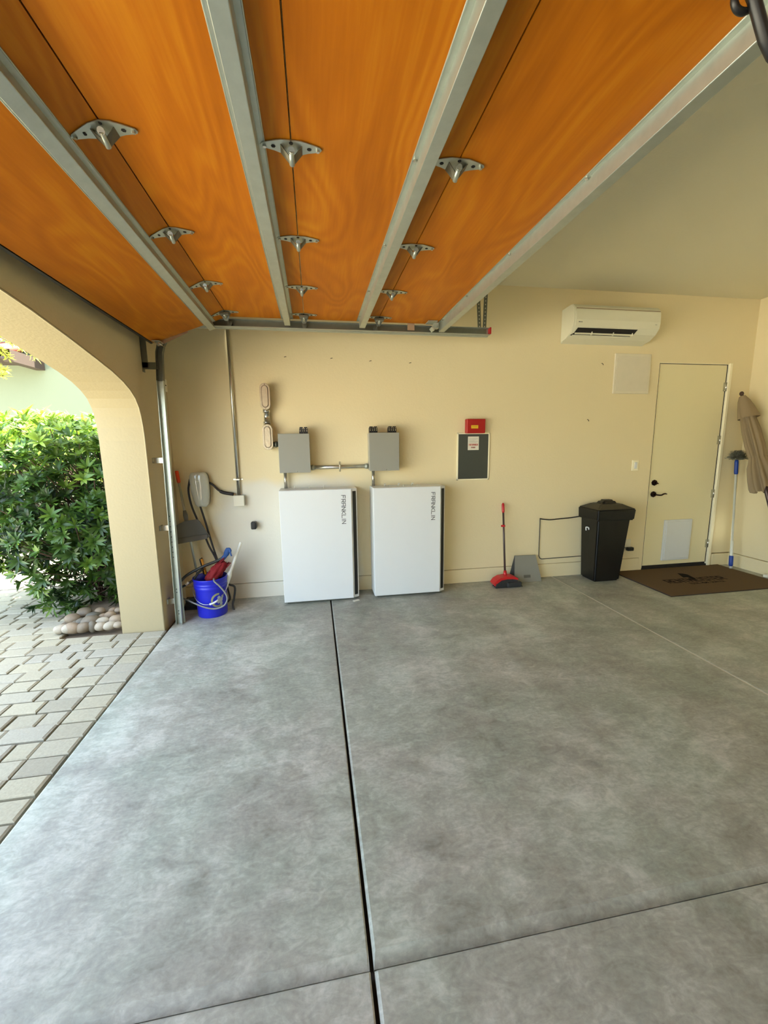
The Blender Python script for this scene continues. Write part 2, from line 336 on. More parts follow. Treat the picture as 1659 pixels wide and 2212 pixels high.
# ------------------------------------------------------------------ structure: floor
mb = MB()
def slab(x0, x1, y0, y1, sl, sr, sn, sf):
    """one concrete panel; s* = width of the tooled shoulder on each side"""
    X = [x0, x0+sl, x1-sr, x1]; Y = [y0, y0+sn, y1-sf, y1]; top = {}
    for i in range(4):
        for j in range(4):
            z = 0.0
            ed = []
            if i == 0: ed.append(sl)
            if i == 3: ed.append(sr)
            if j == 0: ed.append(sn)
            if j == 3: ed.append(sf)
            if ed: z = -max(0.45*max(ed), 0.002)
            if j == 0 and sn > .03: z = -0.020
            top[i, j] = mb.bm.verts.new((X[i], Y[j], z))
    for i in range(3):
        for j in range(3): f = mb.bm.faces.new((top[i, j], top[i+1, j], top[i+1, j+1], top[i, j+1])); f.smooth = False
    ring = [top[i, 0] for i in range(4)]+[top[3, j] for j in range(1, 4)]+[top[i, 3] for i in (2, 1, 0)]+[top[0, j] for j in (2, 1)]
    low = [mb.bm.verts.new((v.co.x, v.co.y, -0.045)) for v in ring]; n = len(ring)
    for k in range(n): mb.bm.faces.new((ring[k], ring[(k+1) % n], low[(k+1) % n], low[k]))
g = 0.004
xs = [(-1.30, 0.113-g*1.6, 0.008, 0.005), (0.113+g*1.6, 2.72-g*.7, 0.010, 0.006), (2.72+g*.7, XR+0.1, 0.009, 0.01)]
ys = [(YN-0.1, 0.989, 0.01, 0.004), (1.003, D+0.1, 0.038, 0.01)]
for (x0, x1, sl, sr) in xs:
    for (y0, y1, sn, sf) in ys: slab(x0, x1, y0, y1, sl, sr, sn, sf)
mb.box(-1.31, XR+0.12, YN-0.12, D+0.12, -0.10, -0.03, mi=1)
mb.box(2.72-.006, 2.72+.006, YN, D, -.03, -.0015, mi=2)
struct(mb.build('floor', [M['concrete'], M['dark'], mat('joint_filler', srgb(206, 202, 190), .8)]))

# back wall with the doorway, upper part hanging over the stem wall
DX0, DX1, DZ = 3.915, 4.88, 2.45
mb = MB(); BW = D+0.2
for (x0, x1, z0, z1) in ((XO, DX0, 0.164, CZ+0.02), (DX0, DX1, DZ, CZ+0.02), (DX1, XR+0.15, 0.164, CZ+0.02)):
    mb.box(x0, x1, D, BW, z0, z1)
wb = struct(mb.build('wall_back', M['paint_back'])); add_patch(M['paint_back'], 0, 0)
mb = MB()
mb.box(XF-0.1, DX0-0.03, D+0.003, BW, -0.05, 0.157, bev=0.006)
mb.box(DX0-0.045, DX0, D+0.001, BW, -0.05, 0.17); mb.box(DX1, DX1+0.03, D+0.001, BW, -0.05, 0.17)
mb.box(DX1+0.035, XR+0.1, D-0.004, BW, -0.05, 0.15, bev=0.012)
struct(mb.build('baseboard_back', M['paint_back']))
mb = MB(); mb.box(XR, XR+0.2, YN, D+0.2, 0.164, CZ+0.02); struct(mb.build('wall_right', M['paint']))
mb = MB(); mb.box(XR-0.012, XR+0.2, YN, D, -0.05, 0.157, bev=0.006); struct(mb.build('baseboard_right', M['paint']))
mb = MB(); mb.box(XO, XR+0.2, YN-0.2, YN, -0.05, CZ+0.02); struct(mb.build('wall_near', M['paint']))
mb = MB(); mb.box(XO-0.0, XR+0.2, YN-0.2, BW, CZ, CZ+0.25); struct(mb.build('ceiling', M['ceil']))

# front wall with the arched opening
arch = [(3.633, 1.62), (3.625, 1.72), (3.607, 1.80), (3.58, 1.87), (3.53, 1.935), (3.455, 1.985), (3.35, 2.03), (3.2, 2.075), (2.98, 2.122), (2.7, 2.178), (2.4, 2.23), (2.0, 2.285), (1.6, 2.325), (1.2, 2.34)]
arch = arch+[(2.4-y, z) for (y, z) in arch[-2::-1]]
mb = MB()
for i in range(len(arch)-1):
    (ya, za), (yb, zb) = arch[i], arch[i+1]
    if abs(ya-yb) < 1e-4: continue
    f = mb.quad((XF, ya, za), (XO, ya, za), (XO, yb, zb), (XF, yb, zb)); f.smooth = True
    if abs(ya-yb) > 1e-4:
        for x in (XF, XO): mb.quad((x, ya, za), (x, yb, zb), (x, yb, CZ+.02), (x, ya, CZ+.02))
prof = [(3.635, -0.06), (3.635, 1.45), (3.633, 1.62), (3.633, CZ+.02), (BW, CZ+.02), (BW, -0.06)]
mb.prism([(XO, a, b) for a, b in prof], (XF-XO, 0, 0)); mb.prism([(XO, 2.4-a, b) for a, b in prof[:4]]+[(XO, -2.4, CZ+.02), (XO, -2.4, -.06)], (XF-XO, 0, 0))
mb.box(XO, XF, YN-.2, -7.4, -.06, CZ+.02); mb.box(XO, XF, -7.4, -2.4, 2.35, CZ+.02)   # unseen second bay opening behind the camera, added to brighten the interior
mb.bm.normal_update()
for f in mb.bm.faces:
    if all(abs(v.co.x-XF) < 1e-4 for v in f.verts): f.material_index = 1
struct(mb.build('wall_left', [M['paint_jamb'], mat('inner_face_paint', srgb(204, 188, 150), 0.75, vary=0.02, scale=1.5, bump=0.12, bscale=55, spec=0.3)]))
# bead running along the inner edge of the arch
mb = MB()
arch_full = [(3.635, 0.0), (3.635, 1.45)]+arch+[(-1.235, 1.45), (-1.235, 0.0)]
inner = [Vector((XF+0.003, y-0.004 if y > 1.2 else y+0.004, max(z+0.004, 0))) for (y, z) in arch_full]
mb.tube(inner, 0.006, n=6)
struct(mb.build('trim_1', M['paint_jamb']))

# ------------------------------------------------------------------ structure: service door in the back wall
dr = bpy.data.objects.new('door_1', None); C.objects.link(dr); dr.location = (4.39, D+0.04, 0); struct(dr)
mb = MB(); mb.box(DX0+0.012, DX1-0.038, D+0.018, D+0.06, 0.05, DZ-0.012, bev=0.002); mb.build('door_leaf', M['door_paint'], dr)
mb = MB(); mb.box(DX1-0.030, DX1+.004, D-0.014, D+0.10, 0.0, DZ+.004, bev=0.002); mb.box(DX0, DX1, D+0.004, D+0.10, DZ-0.008, DZ); mb.box(DX0-0.001, DX0+0.006, D+0.004, D+0.10, 0, DZ)
mb.build('door_frame', M['trimwhite'], dr)  # frame colour lightened to paint in the light caught by the right reveal
mb = MB(); mb.box(DX0+.010, DX0+.0225, D+.0165, D+.03, .05, DZ-.01); mb.box(DX0+.012, DX1-.035, D+.012, D+.03, DZ-.013, DZ-.008); mb.box(DX1-.0385, DX1-.036, D+.012, D+.03, .05, DZ-.01); mb.build('shadow_gap', M['dark'], dr)
mb = MB(); mb.box(DX0, DX1-0.03, D+0.002, D+0.2, -0.02, 0.028, bev=0.004); mb.box(DX0+.012, DX1-0.038, D+0.02, D+0.055, 0.028, 0.048); mb.build('threshold', M['dark'], dr)
for z in (2.19, 1.57, 0.92, 0.29):
    mb = MB(); mb.box(DX1-0.062, DX1-0.03, D+0.006, D+0.02, z-0.05, z+0.05); mb.tube([(DX1-0.036, D+0.004, z-0.05), (DX1-0.036, D+0.004, z+0.05)], 0.006, 8)
    mb.build('hinge', M['conduit'], dr)
def rosette(x, z):
    mb = MB(); mb.tube([(x, D+0.018, z), (x, D+0.004, z), (x, D-0.006, z), (x, D-0.008, z)], [0.036, 0.036, 0.028, 0.018], 8, smooth=False); return mb
LX = DX0+0.085
mb = rosette(LX, 1.076); db = mb.build('deadbolt', M['bronze'], dr)
mb = MB(); mb.prism([(LX-0.006, D-0.008, 1.076+.012), (LX+.028, D-.012, 1.072), (LX+.028, D-.012, 1.064), (LX-.006, D-.008, 1.06)], (0, -0.012, 0)); mb.build('thumb_turn', M['bronze'], db)
mb = rosette(LX, 0.937); lv = mb.build('lever_rosette', M['bronze'], dr)
mb = MB(); mb.tube(smooth_path([(LX, D-0.005, .935), (LX+.004, D-0.045, .935), (LX+.03, D-.05, .932), (LX+.06, D-.05, .934), (LX+.085, D-.05, .945), (LX+.115, D-.048, .947), (LX+.13, D-.046, .941)]), [0.009]*30+[0.006]*7, 10); mb.build('lever', M['bronze'], lv)
a, b_ = (4.20, 0.108), (4.575, 0.612)
mb = MB(); mb.box(4.19, 4.575, D-0.004, D+0.02, 0.105, 0.615, bev=0.006); pd = mb.build('pet_door_frame', M['white'], dr)
mb = MB(); mb.box(4.212, 4.553, D-0.010, D, 0.127, 0.593, bev=0.004); mb.build('pet_door_cover', M['white'], pd)

# ------------------------------------------------------------------ structure: driveway, yard, neighbour
mb = MB(); lay = mb.bm.verts.layers.float.new('tone')
def paver(x0, x1, y0, y1):
    dz = rnd.uniform(-0.004, 0.003)-0.004; t = rnd.random(); j = lambda: rnd.uniform(-.003, .003)
    X = [x0+j(), x1+j()]; Y = [y0+j(), y1+j()]; b = 0.012
    tp = [(X[0]+b+j(), Y[0]+b+j(), dz), (X[1]-b+j(), Y[0]+b+j(), dz), (X[1]-b+j(), Y[1]-b+j(), dz), (X[0]+b+j(), Y[1]-b+j(), dz)]
    md = [(X[0]+.002, Y[0]+.002, dz-.007), (X[1]-.002, Y[0]+.002, dz-.007), (X[1]-.002, Y[1]-.002, dz-.007), (X[0]+.002, Y[1]-.002, dz-.007)]
    lo = [(p[0], p[1], -0.05) for p in md]
    R = []
    for ring in (tp, md, lo):
        rr = []
        for p in ring:
            v = mb.bm.verts.new(p); v[lay] = t; rr.append(v)
        R.append(rr)
    mb.bm.faces.new(R[0])
    for i in range(2):
        for k in range(4): f = mb.bm.faces.new((R[i][k], R[i+1][k], R[i+1][(k+1) % 4], R[i][(k+1) % 4]))
y = 0.55; row = 0
bed = lambda x, yy: (-2.28 < x and yy > 3.72)
while y < 7.2:
    hgt = 0.134
    y1 = y+hgt
    x = -1.316; first = True
    while x > -5.6:
        wd = 0.195 if first else rnd.choice([0.13, 0.165, 0.2, 0.2, 0.25])
        first = False
        nx = x-wd
        if not (y1 > 3.76 and nx > -2.3) and not (nx > XO-0.3 and y1 > 3.66 and x > XO):
            paver(nx+0.003, x-0.003, y+0.003, y1-0.003)
        elif y1 <= 3.76: paver(nx+0.003, x-0.003, y+.003, y1-.003)
        x = nx
    y = y1; row += 1
mb.box(-9, -1.312, -12, 12, -0.30, -0.035, mi=1)
o = mb.build('driveway', [M['paver'], M['soil']]); struct(o)
mb = MB(); mb.box(-40, -5.6, -20, 40, -0.2, -0.006); mb.box(-5.6, -2.3, 7.2, 40, -0.2, -0.006)
struct(mb.build('distant_pavement', mat('pale_pavement', srgb(184, 178, 164), 0.9)))
mb = MB(); mb.box(-2.30, XO+0.001, 3.80, 7.2, -0.10, 0.012, bev=0.01); struct(mb.build('planting_bed', M['soil']))
mb = MB(); mb.box(-14, 1.0, 9.6, 9.8, -0.1, 6.5); nb = mb.build('neighbor_wall', M['stucco']); struct(nb)

# neighbour's roof edge with a rafter tail
p0 = at(-120, 780, 9.3); p1 = at(55, 790, 9.3)
rf = thing('tiled_eave', 'red tiled roof edge with a wooden rafter tail, seen high through the arch', 'roof', (-6.0, 9.3, 3.2))
mb = MB(); zt = p1.z+0.16
for k in range(9):
    x = p1.x-0.08-k*0.19
    mb.tube([(x, 8.7, zt-0.02), (x, 9.56, zt+0.24)], 0.085, 10)
mb.build('roof_tile', M['tile'], rf)
mb = MB(); mb.box(p1.x-2.0, p1.x+0.02, 8.75, 9.58, zt-0.11, zt-0.06); mb.build('eave_board', M['rafter'], rf)
mb = MB(); c = at(35, 776, 9.0)
mb.prism([(c.x-0.02, 8.62, c.z+0.10), (c.x-0.02, 8.62, c.z-0.02), (c.x-0.02, 8.70, c.z-0.10), (c.x-0.02, 9.58, c.z-0.10), (c.x-0.02, 9.58, c.z+0.10)], (0.16, 0, 0)); mb.prism([(c.x-0.02, 8.62, c.z+0.10), (c.x+.14, 8.62, c.z+0.10), (c.x+.14, 8.62, c.z-.06), (c.x-.02, 8.62, c.z-.06)], (-0.13, 0.3, 0))
mb.build('rafter_tail', M['rafter'], rf)

# ------------------------------------------------------------------ plants
def leaf(mb, lay, base, d, up, L, Wd, tone):
    side = d.cross(up)
    if side.length < 1e-4: side = d.cross(Vector((1, 0, 0)))
    side.normalize(); nrm = side.cross(d).normalized()
    tip = base+d*L-nrm*L*0.18; m1 = base+d*L*0.35; m2 = base+d*L*0.7-nrm*L*0.06
    V = [base, m1+side*Wd*.46+nrm*Wd*.12, m1-side*Wd*.46+nrm*Wd*.12, m2+side*Wd*.40+nrm*Wd*.05, m2-side*Wd*.40+nrm*Wd*.05, tip, m1, m2]
    v = []
    for p in V:
        q = mb.bm.verts.new(p); q[lay] = tone; v.append(q)
    for idx in ((0, 6, 1), (0, 2, 6), (1, 6, 7, 3), (6, 2, 4, 7), (3, 7, 5), (7, 4, 5)):
        f = mb.bm.faces.new([v[i] for i in idx]); f.smooth = True
def whorl(mb, lay, c, ax, n, L, Wd, tone, spread=0.9):
    ax = ax.normalized(); a = ax.orthogonal().normalized(); b = ax.cross(a); ph = rnd.random()*6.28
    for k in range(n):
        t = ph+k*2.4; sp = spread*rnd.uniform(0.6, 1.15)
        d = (a*math.cos(t)+b*math.sin(t))*math.sin(sp)+ax*math.cos(sp)
        leaf(mb, lay, c, d.normalized(), ax, L*rnd.uniform(0.7, 1.1), Wd, min(1, max(0, tone+rnd.uniform(-.12, .12))))
shrub = thing('hedge_shrub', 'large bushy green shrub with glossy whorled leaves beside the arch pillar', 'shrub', (-2.3, 4.5, 0.0))
mb = MB(); lay = mb.bm.verts.layers.float.new('tone'); twigs = MB()
def hedge_w(z):            # half widths of the crown at height z
    t = max(0.0, min(1.0, (z-0.05)/0.6)); return 0.78+0.22*t
cnt = 0; ctrs = []
cxh, cyh = -2.47, 4.62
while cnt < 2300:
    z = rnd.uniform(0.07, 1.86); k = hedge_w(z); top = z/1.86
    if top > 0.86: k *= math.sqrt(max(0.05, 1-((top-0.86)/0.2)**2))
    a = rnd.uniform(0, 6.283); rr = rnd.random()**0.40
    x = cxh+0.95*k*rr*math.cos(a); yv = cyh+0.72*k*rr*math.sin(a)*(1 if math.sin(a) > 0 else 0.92)
    if x > XO-0.15: x = XO-0.15-rnd.random()*0.1
    x -= (0.0 if z > .5 else 0.0)
    if z < 0.8 and x < -2.3-0.75*(z/0.8)-0.25: continue
    nz = noise.noise(Vector((x*3, yv*3, z*3)))
    if nz < -0.30: continue
    p = Vector((x, yv, z+nz*0.06)); out = Vector((x-cxh, (yv-cyh)*1.1, (z-1.0)*0.9+0.25))
    if rr < 0.2: out = Vector((rnd.uniform(-1, 1), rnd.uniform(-1, 1), 1))
    out = (out.normalized()+Vector((rnd.uniform(-.5, .5), rnd.uniform(-.5, .5), rnd.uniform(-.1, .7)))).normalized()
    sunlit_tone = 0.24+0.50*max(0, (z-1.15)/0.7)+0.35*max(0, (-2.6-x)/0.8)+rnd.uniform(-.22, .34)  # random tone, plus sunlight painted in as lighter leaves at top and left
    whorl(mb, lay, p, out, rnd.randint(7, 11), rnd.uniform(0.085, 0.135), rnd.uniform(0.022, 0.031), sunlit_tone, 0.98)
    if cnt % 5 == 0: ctrs.append((p, out))
    cnt += 1
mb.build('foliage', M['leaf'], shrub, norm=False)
for (p, out) in ctrs[:260]:
    s0 = Vector((cxh+0.35+rnd.uniform(-.25, .25), cyh-0.15+rnd.uniform(-.2, .2), max(0.1, p.z*rnd.uniform(0.3, 0.7))))
    twigs.tube(smooth_path([s0, (s0+p)/2+Vector((0, 0, -0.03)), p], 3), 0.004, 5)
for k in range(11):
    b0 = Vector((-2.12+rnd.uniform(-.14, .12), 4.55+rnd.uniform(-.1, .2), 0.0)); t0 = Vector((b0.x+rnd.uniform(-.6, .3), b0.y+rnd.uniform(-.2, .5), rnd.uniform(.8, 1.3)))
    twigs.tube(smooth_path([b0, b0+(t0-b0)*.5+Vector((.05, 0, .1)), t0], 5), [0.012-0.0007*i for i in range(11)], 7)
twigs.build('branch', M['bark'], shrub)

# far low shrub, sunlit
sh2 = thing('distant_shrub', 'pale yellow-green sunlit shrub far behind the large green shrub', 'shrub', (-4.2, 7.6, 0))
mb = MB(); lay = mb.bm.verts.layers.float.new('tone')
for k in range(520):
    x = rnd.uniform(-6.6, -2.4); z = rnd.uniform(0.9, 1.92+0.1*noise.noise(Vector((x*2, 0, 0)))); yv = 7.6+rnd.uniform(-.4, .4)
    whorl(mb, lay, Vector((x, yv, z)), Vector((rnd.uniform(-.6, .6), -.5, 1)), 8, 0.14, 0.03, rnd.uniform(.3, 1), 0.9)
mb.build('foliage', M['leafyellow'], sh2, norm=False)
mb = MB()
for k in range(9): mb.tube([(-6.3+k*0.48, 7.6, 0), (-6.3+k*0.48+.1, 7.55, 1.5)], 0.02, 6)
mb.build('trunk', M['bark'], sh2)
# tree sprays hanging into the arch
tr = thing('tree_branch', 'pale feathery branch reaching into the top left of the arch', 'branch', at(20, 745, 7.2))
mb = MB(); lay = mb.bm.verts.layers.float.new('tone'); tw = MB()
for (pp, q) in (((-60, 700), (35, 745)), ((-60, 690), (20, 775)), ((-40, 700), (78, 772)), ((-50, 790), (12, 800)), ((-50, 800), (8, 812))):
    a = at(pp[0], pp[1], 7.2); b = at(q[0], q[1], 7.0); tw.tube([a, b], 0.006, 5)
    for k in range(26):
        t = rnd.random(); p = a.lerp(b, t); whorl(mb, lay, p, (b-a).normalized()+Vector((0, -.2, .2)), 5, 0.10, 0.012, rnd.uniform(.6, 1), 0.8)
mb.build('foliage', M['leafyellow'], tr, norm=False); tw.build('twig', M['bark'], tr)

# river stones round the shrub
SP = [(563, 293, 80, .1), (655, 283, 100, .55), (755, 285, 100, .3), (838, 262, 62, .15), (910, 272, 78, .75), (990, 250, 80, .85), (1062, 250, 70, .7),
      (548, 252, 90, .8), (612, 234, 90, .9), (733, 245, 56, .7), (815, 212, 138, .2), (915, 218, 95, .95), (1045, 190, 95, .6), (655, 180, 105, .35), (740, 188, 90, .1),
      (840, 150, 100, .05), (760, 130, 110, .25), (935, 170, 66, .45), (990, 160, 86, .5), (1070, 132, 60, .6), (900, 120, 80, .4), (690, 215, 70, .15), (1010, 118, 60, .5)]
stones = []
for i, (zx, zy, sz, tone) in enumerate(SP):
    px, py = zx/4.1475, 1300+zy/4.1475; w_ = sz/4.1475/F_PX*3.95/2*1.12
    front = py > 1355; mid = 1345 < py <= 1355
    base = at(px, py, 3.73 if front else (3.82 if mid else 3.95 if py > 1335 else 4.08))
    base.z = max(base.z, 0.04)
    if front: base.z = 0.035
    base.x = min(base.x, XO-0.045)
    mb = MB(); ly = mb.bm.verts.layers.float.new('tone')
    rot = Matrix.Rotation(rnd.uniform(-.5, .5), 3, 'Z') @ Matrix.Rotation(rnd.uniform(-.25, .25), 3, 'Y')
    mb.sphere(base, w_*1.04, w_*0.9, w_*(1.35 if i == 3 else rnd.uniform(.66, .85)), 18, 12, rot)
    for v in mb.bm.verts:
        n_ = noise.noise(v.co*14+Vector((i*7, 0, 0))); v.co += (v.co-base)*n_*0.16; v[ly] = tone
    o = mb.build('river_stone', M['stone'])
    stones.append((0 if i < 7 else 1 if py > 1343 else 2, px, o))
ORD = ['first', 'second', 'third', 'fourth', 'fifth', 'sixth', 'seventh', 'eighth', 'ninth', 'tenth', 'eleventh']
for rw, nm in enumerate(('front row by the pavers', 'middle row of the heap', 'back row under the shrub leaves')):
    for k, (_, _, o) in enumerate(sorted([q for q in stones if q[0] == rw], key=lambda q: q[1])):
        tag(o, ORD[k]+' river stone from the left in the '+nm, 'stone', 'river stones around the shrub')

# ------------------------------------------------------------------ garage door
ZP = 2.6; YD0, YD1 = -1.22, 3.68
gd = thing('garage_door', 'raised sectional garage door with orange plywood panels and galvanized struts', 'garage door', (0, 1.2, 2.6))
JX = [-0.640, -0.036, 0.576, 1.19]
tilt = math.atan2(0.22, 0.58); DL = 0.62
dirs = Vector((-math.cos(tilt), 0, -math.sin(tilt))); upv = Vector((-math.sin(tilt), 0, math.cos(tilt)))
def panel(a, b, n, seed):
    """a, b: points on the lower face at the two edges; n: direction of the thickness"""
    mb = MB(); ly = mb.bm.verts.layers.float_vector.new('seed')
    A0, A1, B0, B1 = Vector((a.x, YD0, a.z)), Vector((a.x, YD1, a.z)), Vector((b.x, YD0, b.z)), Vector((b.x, YD1, b.z))
    d = (b-a).normalized()*0.0025; A0 += d; A1 += d; B0 -= d; B1 -= d
    mb.prism([A0, A1, B1, B0], n*0.04)
    for v in mb.bm.verts: v[ly] = Vector((seed*3.1, seed*1.7, seed))
    return mb
P0 = Vector((JX[0], 0, ZP)); PB = P0+dirs*DL
segs = [(PB, P0, upv)]+[(Vector((JX[i], 0, ZP)), Vector((JX[i+1], 0, ZP)), Vector((0, 0, 1))) for i in range(3)]
for i, (a, b, n) in enumerate(segs): panel(a, b, n, [1.3, 0.4, 2.2, 5.1][i]).build('wood_panel', M['wood'], gd)
mb = MB(); mb.prism([(PB.x+dirs.x*.004, YD0, PB.z+dirs.z*.004), (PB.x+dirs.x*.02, YD0, PB.z+dirs.z*.02), (PB.x+dirs.x*.02+upv.x*.02, YD0, PB.z+dirs.z*.02+upv.z*.02), (PB.x+dirs.x*.004+upv.x*.02, YD0, PB.z+dirs.z*.004+upv.z*.02)], (0, YD1-YD0, 0)); mb.build('weather_seal', M['black'], gd)
def strut(xc, wide=0.044, dep=0.052, fw=0.024, o=None, ex=Vector((1, 0, 0)), ez=Vector((0, 0, 1)), bolts=True):
    o = o or Vector((xc, 0, ZP)); t = 0.002
    prof = [(-wide/2-fw, 0), (-wide/2-t, 0), (-wide/2, -dep), (wide/2, -dep), (wide/2+t, 0), (wide/2+fw, 0)]
    mb = MB(); y0, y1 = YD0+0.02, 3.675
    pts = [o+ex*a+ez*(c-0.001) for a, c in prof]
    for i in range(len(pts)-1):
        a, b = pts[i], pts[i+1]; d = (b-a).normalized(); n = Vector((0, 1, 0)).cross(d).normalized()*t
        if i in (0, 4): n = -ez*t
        A = Vector((a.x, y0, a.z)); B = Vector((b.x, y0, b.z))
        mb.prism([A, B, B+n, A+n], (0, y1-y0, 0))
    for a, c in ((-wide/2, -dep), (wide/2, -dep), (-wide/2-fw, -.002), (wide/2+fw, -.002)):
        p = o+ex*a+ez*c; mb.tube([(p.x, y0, p.z), (p.x, y1, p.z)], 0.0028, 8)
    s_ = mb.build('strut', M['galv'], gd)
    if bolts:
        for y in (1.66, 2.32, 2.97, 3.53):
            m2 = MB(); c = o+ex*(-wide/2-fw*.55)+ez*(-0.003); m2.tube([(c.x, y, c.z), (c.x, y, c.z-0.008)], 0.007, 6, smooth=False); m2.build('bolt', M['conduit'], s_)
    return s_
strut(0, o=P0+dirs*0.155, ex=-dirs, ez=upv, bolts=False)
strut(-0.173, bolts=False); strut(0.448); strut(1.150, wide=0.046, dep=0.062)
def hinge(x, y, ez=Vector((0, 0, 1)), roller=False, left=None):
    z = ZP-0.002; mb = MB(); exl = -left if left is not None else Vector((1, 0, 0)); c = Vector((x, y, z))
    for sgn, e in ((-1, exl), (1, Vector((1, 0, 0)))):
        d = e*sgn; q = lambda a, b: c+d*a+Vector((0, b, 0))-Vector((0, 0, .003))
        mb.prism([q(-.001, -.034), q(.034, -.034), q(.060, -.026), q(.100, -.011), q(.106, 0), q(.100, .011), q(.060, .022), q(.034, .034), q(-.001, .034)], (0, 0, 0.003))
        # raised leaf from the wing to the pin
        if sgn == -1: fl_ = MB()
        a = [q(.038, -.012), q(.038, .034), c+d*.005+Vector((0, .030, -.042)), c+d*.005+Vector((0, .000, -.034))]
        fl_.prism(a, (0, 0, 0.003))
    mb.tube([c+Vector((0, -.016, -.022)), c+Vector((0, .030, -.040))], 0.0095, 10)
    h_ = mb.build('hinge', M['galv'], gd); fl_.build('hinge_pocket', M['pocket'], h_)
    m2 = MB(); m2.tube([c+Vector((0, -.018, -.0225)), c+Vector((0, -.020, -.024))], 0.012, 10); m2.tube([c+Vector((0, .02, -.036)), c+Vector((0, (.16 if roller else .034), -.036))], 0.006, 8); m2.build('hinge_pin', M['conduit'], h_)
    for sgn, e in ((-1, exl), (1, Vector((1, 0, 0)))):
        for a, mm_, nm in ((.092, 'conduit', 'screw'), (.062, 'dark', 'slot')):
            m3 = MB(); p = c+e*sgn*a-Vector((0, 0, .002)); m3.tube([p-Vector((0, 0, .001)), p-Vector((0, 0, .008 if nm == 'screw' else .0022))], 0.0065 if nm == 'screw' else .008, 6, smooth=False); m3.build(nm, M[mm_], h_)
    m3 = MB(); p = c+Vector((0, -.022, -.003)); m3.tube([p, p-Vector((0, 0, .0012))], .007, 10); m3.build('slot', M['dark'], h_)
    if roller:
        m4 = MB(); m4.box(x-.035, x+.035, y-.03, y+.02, z-.030, z-.008, bev=.004); m4.prism([(x-.04, y+.022, z-.006), (x+.04, y+.022, z-.006), (x+.012, y+.05, z-.055), (x-.012, y+.05, z-.055)], (0, .004, .001)); m4.build('roller_bracket', M['galv_dark'], h_)
        m5 = MB(); m5.tube([(x, 3.722, z-.036), (x, 3.742, z-.036)], 0.022, 16); m5.build('roller', M['galv_dark'], h_)
for i in range(3):
    for y in (-0.38, 0.29, 0.95, 1.66, 2.32, 2.97, 3.545):
        hinge(JX[i], y, left=(dirs if i == 0 else None), roller=(y > 3.5))
# top fixture next to the last strut
mb = MB(); mb.box(1.03, 1.065, 3.58, 3.66, 2.535, 2.545, rot=Matrix.Rotation(0.9, 3, 'Y')); mb.box(1.0, 1.08, 3.56, 3.66, 2.588, 2.597); mb.tube([(1.09, 3.6, 2.56), (1.09, 3.73, 2.56)], 0.007, 8); mb.box(1.06, 1.10, 3.6, 3.64, 2.545, 2.59)
tf = mb.build('top_fixture', M['galv'], gd)
# bottom bracket with roller in the curve of the track
mb = MB(); c0 = PB-dirs*0.02
mb.prism([(c0.x, 3.68, c0.z), (c0.x-dirs.x*.26, 3.68, c0.z-dirs.z*.26), (c0.x-dirs.x*.26-upv.x*.012, 3.68, c0.z-dirs.z*.26-upv.z*.012), (c0.x-upv.x*.035, 3.68, c0.z-upv.z*.035)], (0, 0.004, 0))
mb.tube([(c0.x+.04, 3.62, c0.z-.02), (c0.x+.04, 3.74, c0.z-.02)], 0.007, 8)
mb.box(c0.x-.01, c0.x+.05, 3.60, 3.68, c0.z-.006, c0.z+.0, bev=.002)
mb.build('bottom_bracket', M['conduit'], gd)
# opener arm bolted to the middle of the last strut
ya = 0.94
mb = MB(); lug = [at(1588, -14, ya), at(1586, 4, ya), at(1592, 20, ya), at(1604, 26, ya), at(1617, 22, ya), at(1626, 10, ya), at(1632, -12, ya)]
mb.tube(smooth_path(lug, 3), 0.0075, 8)
mb.tube([at(1612, -40, ya-.015), at(1628, -5, ya-.015), at(1640, 40, ya-.015), at(1652, 84, ya-.015), at(1668, 118, ya-.015), at(1740, 190, ya-.015)], 0.0125, 8)
p = at(1588, -14, ya); mb.tube([p, Vector((p.x, p.y, ZP+.001))], 0.008, 8)
mb.build('opener_arm', M['black'], gd)

# ------------------------------------------------------------------ tracks
tk = thing('door_track', 'galvanized steel garage door track bending from upright to overhead', 'track', (-1.22, 3.74, 0))
def cpath():
    pts = [(-1.245, 0.0), (-1.235, 0.6), (-1.222, 1.4), (-1.212, 2.10)]
    cx, cz, r_ = -0.90, 2.26, 0.305
    for k in range(1, 9):
        a = math.pi-(math.pi/2)*k/8; pts.append((cx+r_*math.cos(a), cz+r_*math.sin(a)))
    return pts
def channel(path, y0, y1, lip, t, name, m, par):
    """C channel swept in the XZ plane, open towards the door (-Y)"""
    mb = MB(); n = len(path)
    secs = []
    for i, (x, z) in enumerate(path):
        a = Vector((path[max(i-1, 0)][0], 0, path[max(i-1, 0)][1])); b = Vector((path[min(i+1, n-1)][0], 0, path[min(i+1, n-1)][1]))
        d = (b-a).normalized(); nn = Vector((d.z, 0, -d.x)); c = Vector((x, 0, z))
        prof = [(-lip, y0+.008), (-lip, y0), (-lip+t, y0), (-lip+t*1.2, y1-t*1.4), (lip-t*1.2, y1-t*1.4), (lip-t, y0), (lip, y0), (lip, y1), (-lip, y1)][2:]
        prof = [(-lip, y0), (-lip+t, y0), (-lip+t, y1-t), (lip-t, y1-t), (lip-t, y0), (lip, y0), (lip, y1), (-lip, y1)]
        secs.append([mb.bm.verts.new(c+nn*a_+Vector((0, b_, 0))) for a_, b_ in prof])
    for i in range(n-1):
        for k in range(8): mb.bm.faces.new((secs[i][k], secs[i][(k+1) % 8], secs[i+1][(k+1) % 8], secs[i+1][k]))
    mb.bm.faces.new(secs[0]); mb.bm.faces.new(secs[-1][::-1])
    return mb.build(name, m, par)
pp = cpath()
channel(pp[:4], 3.715, 3.755, 0.026, 0.003, 'upright_track', M['galv'], tk)
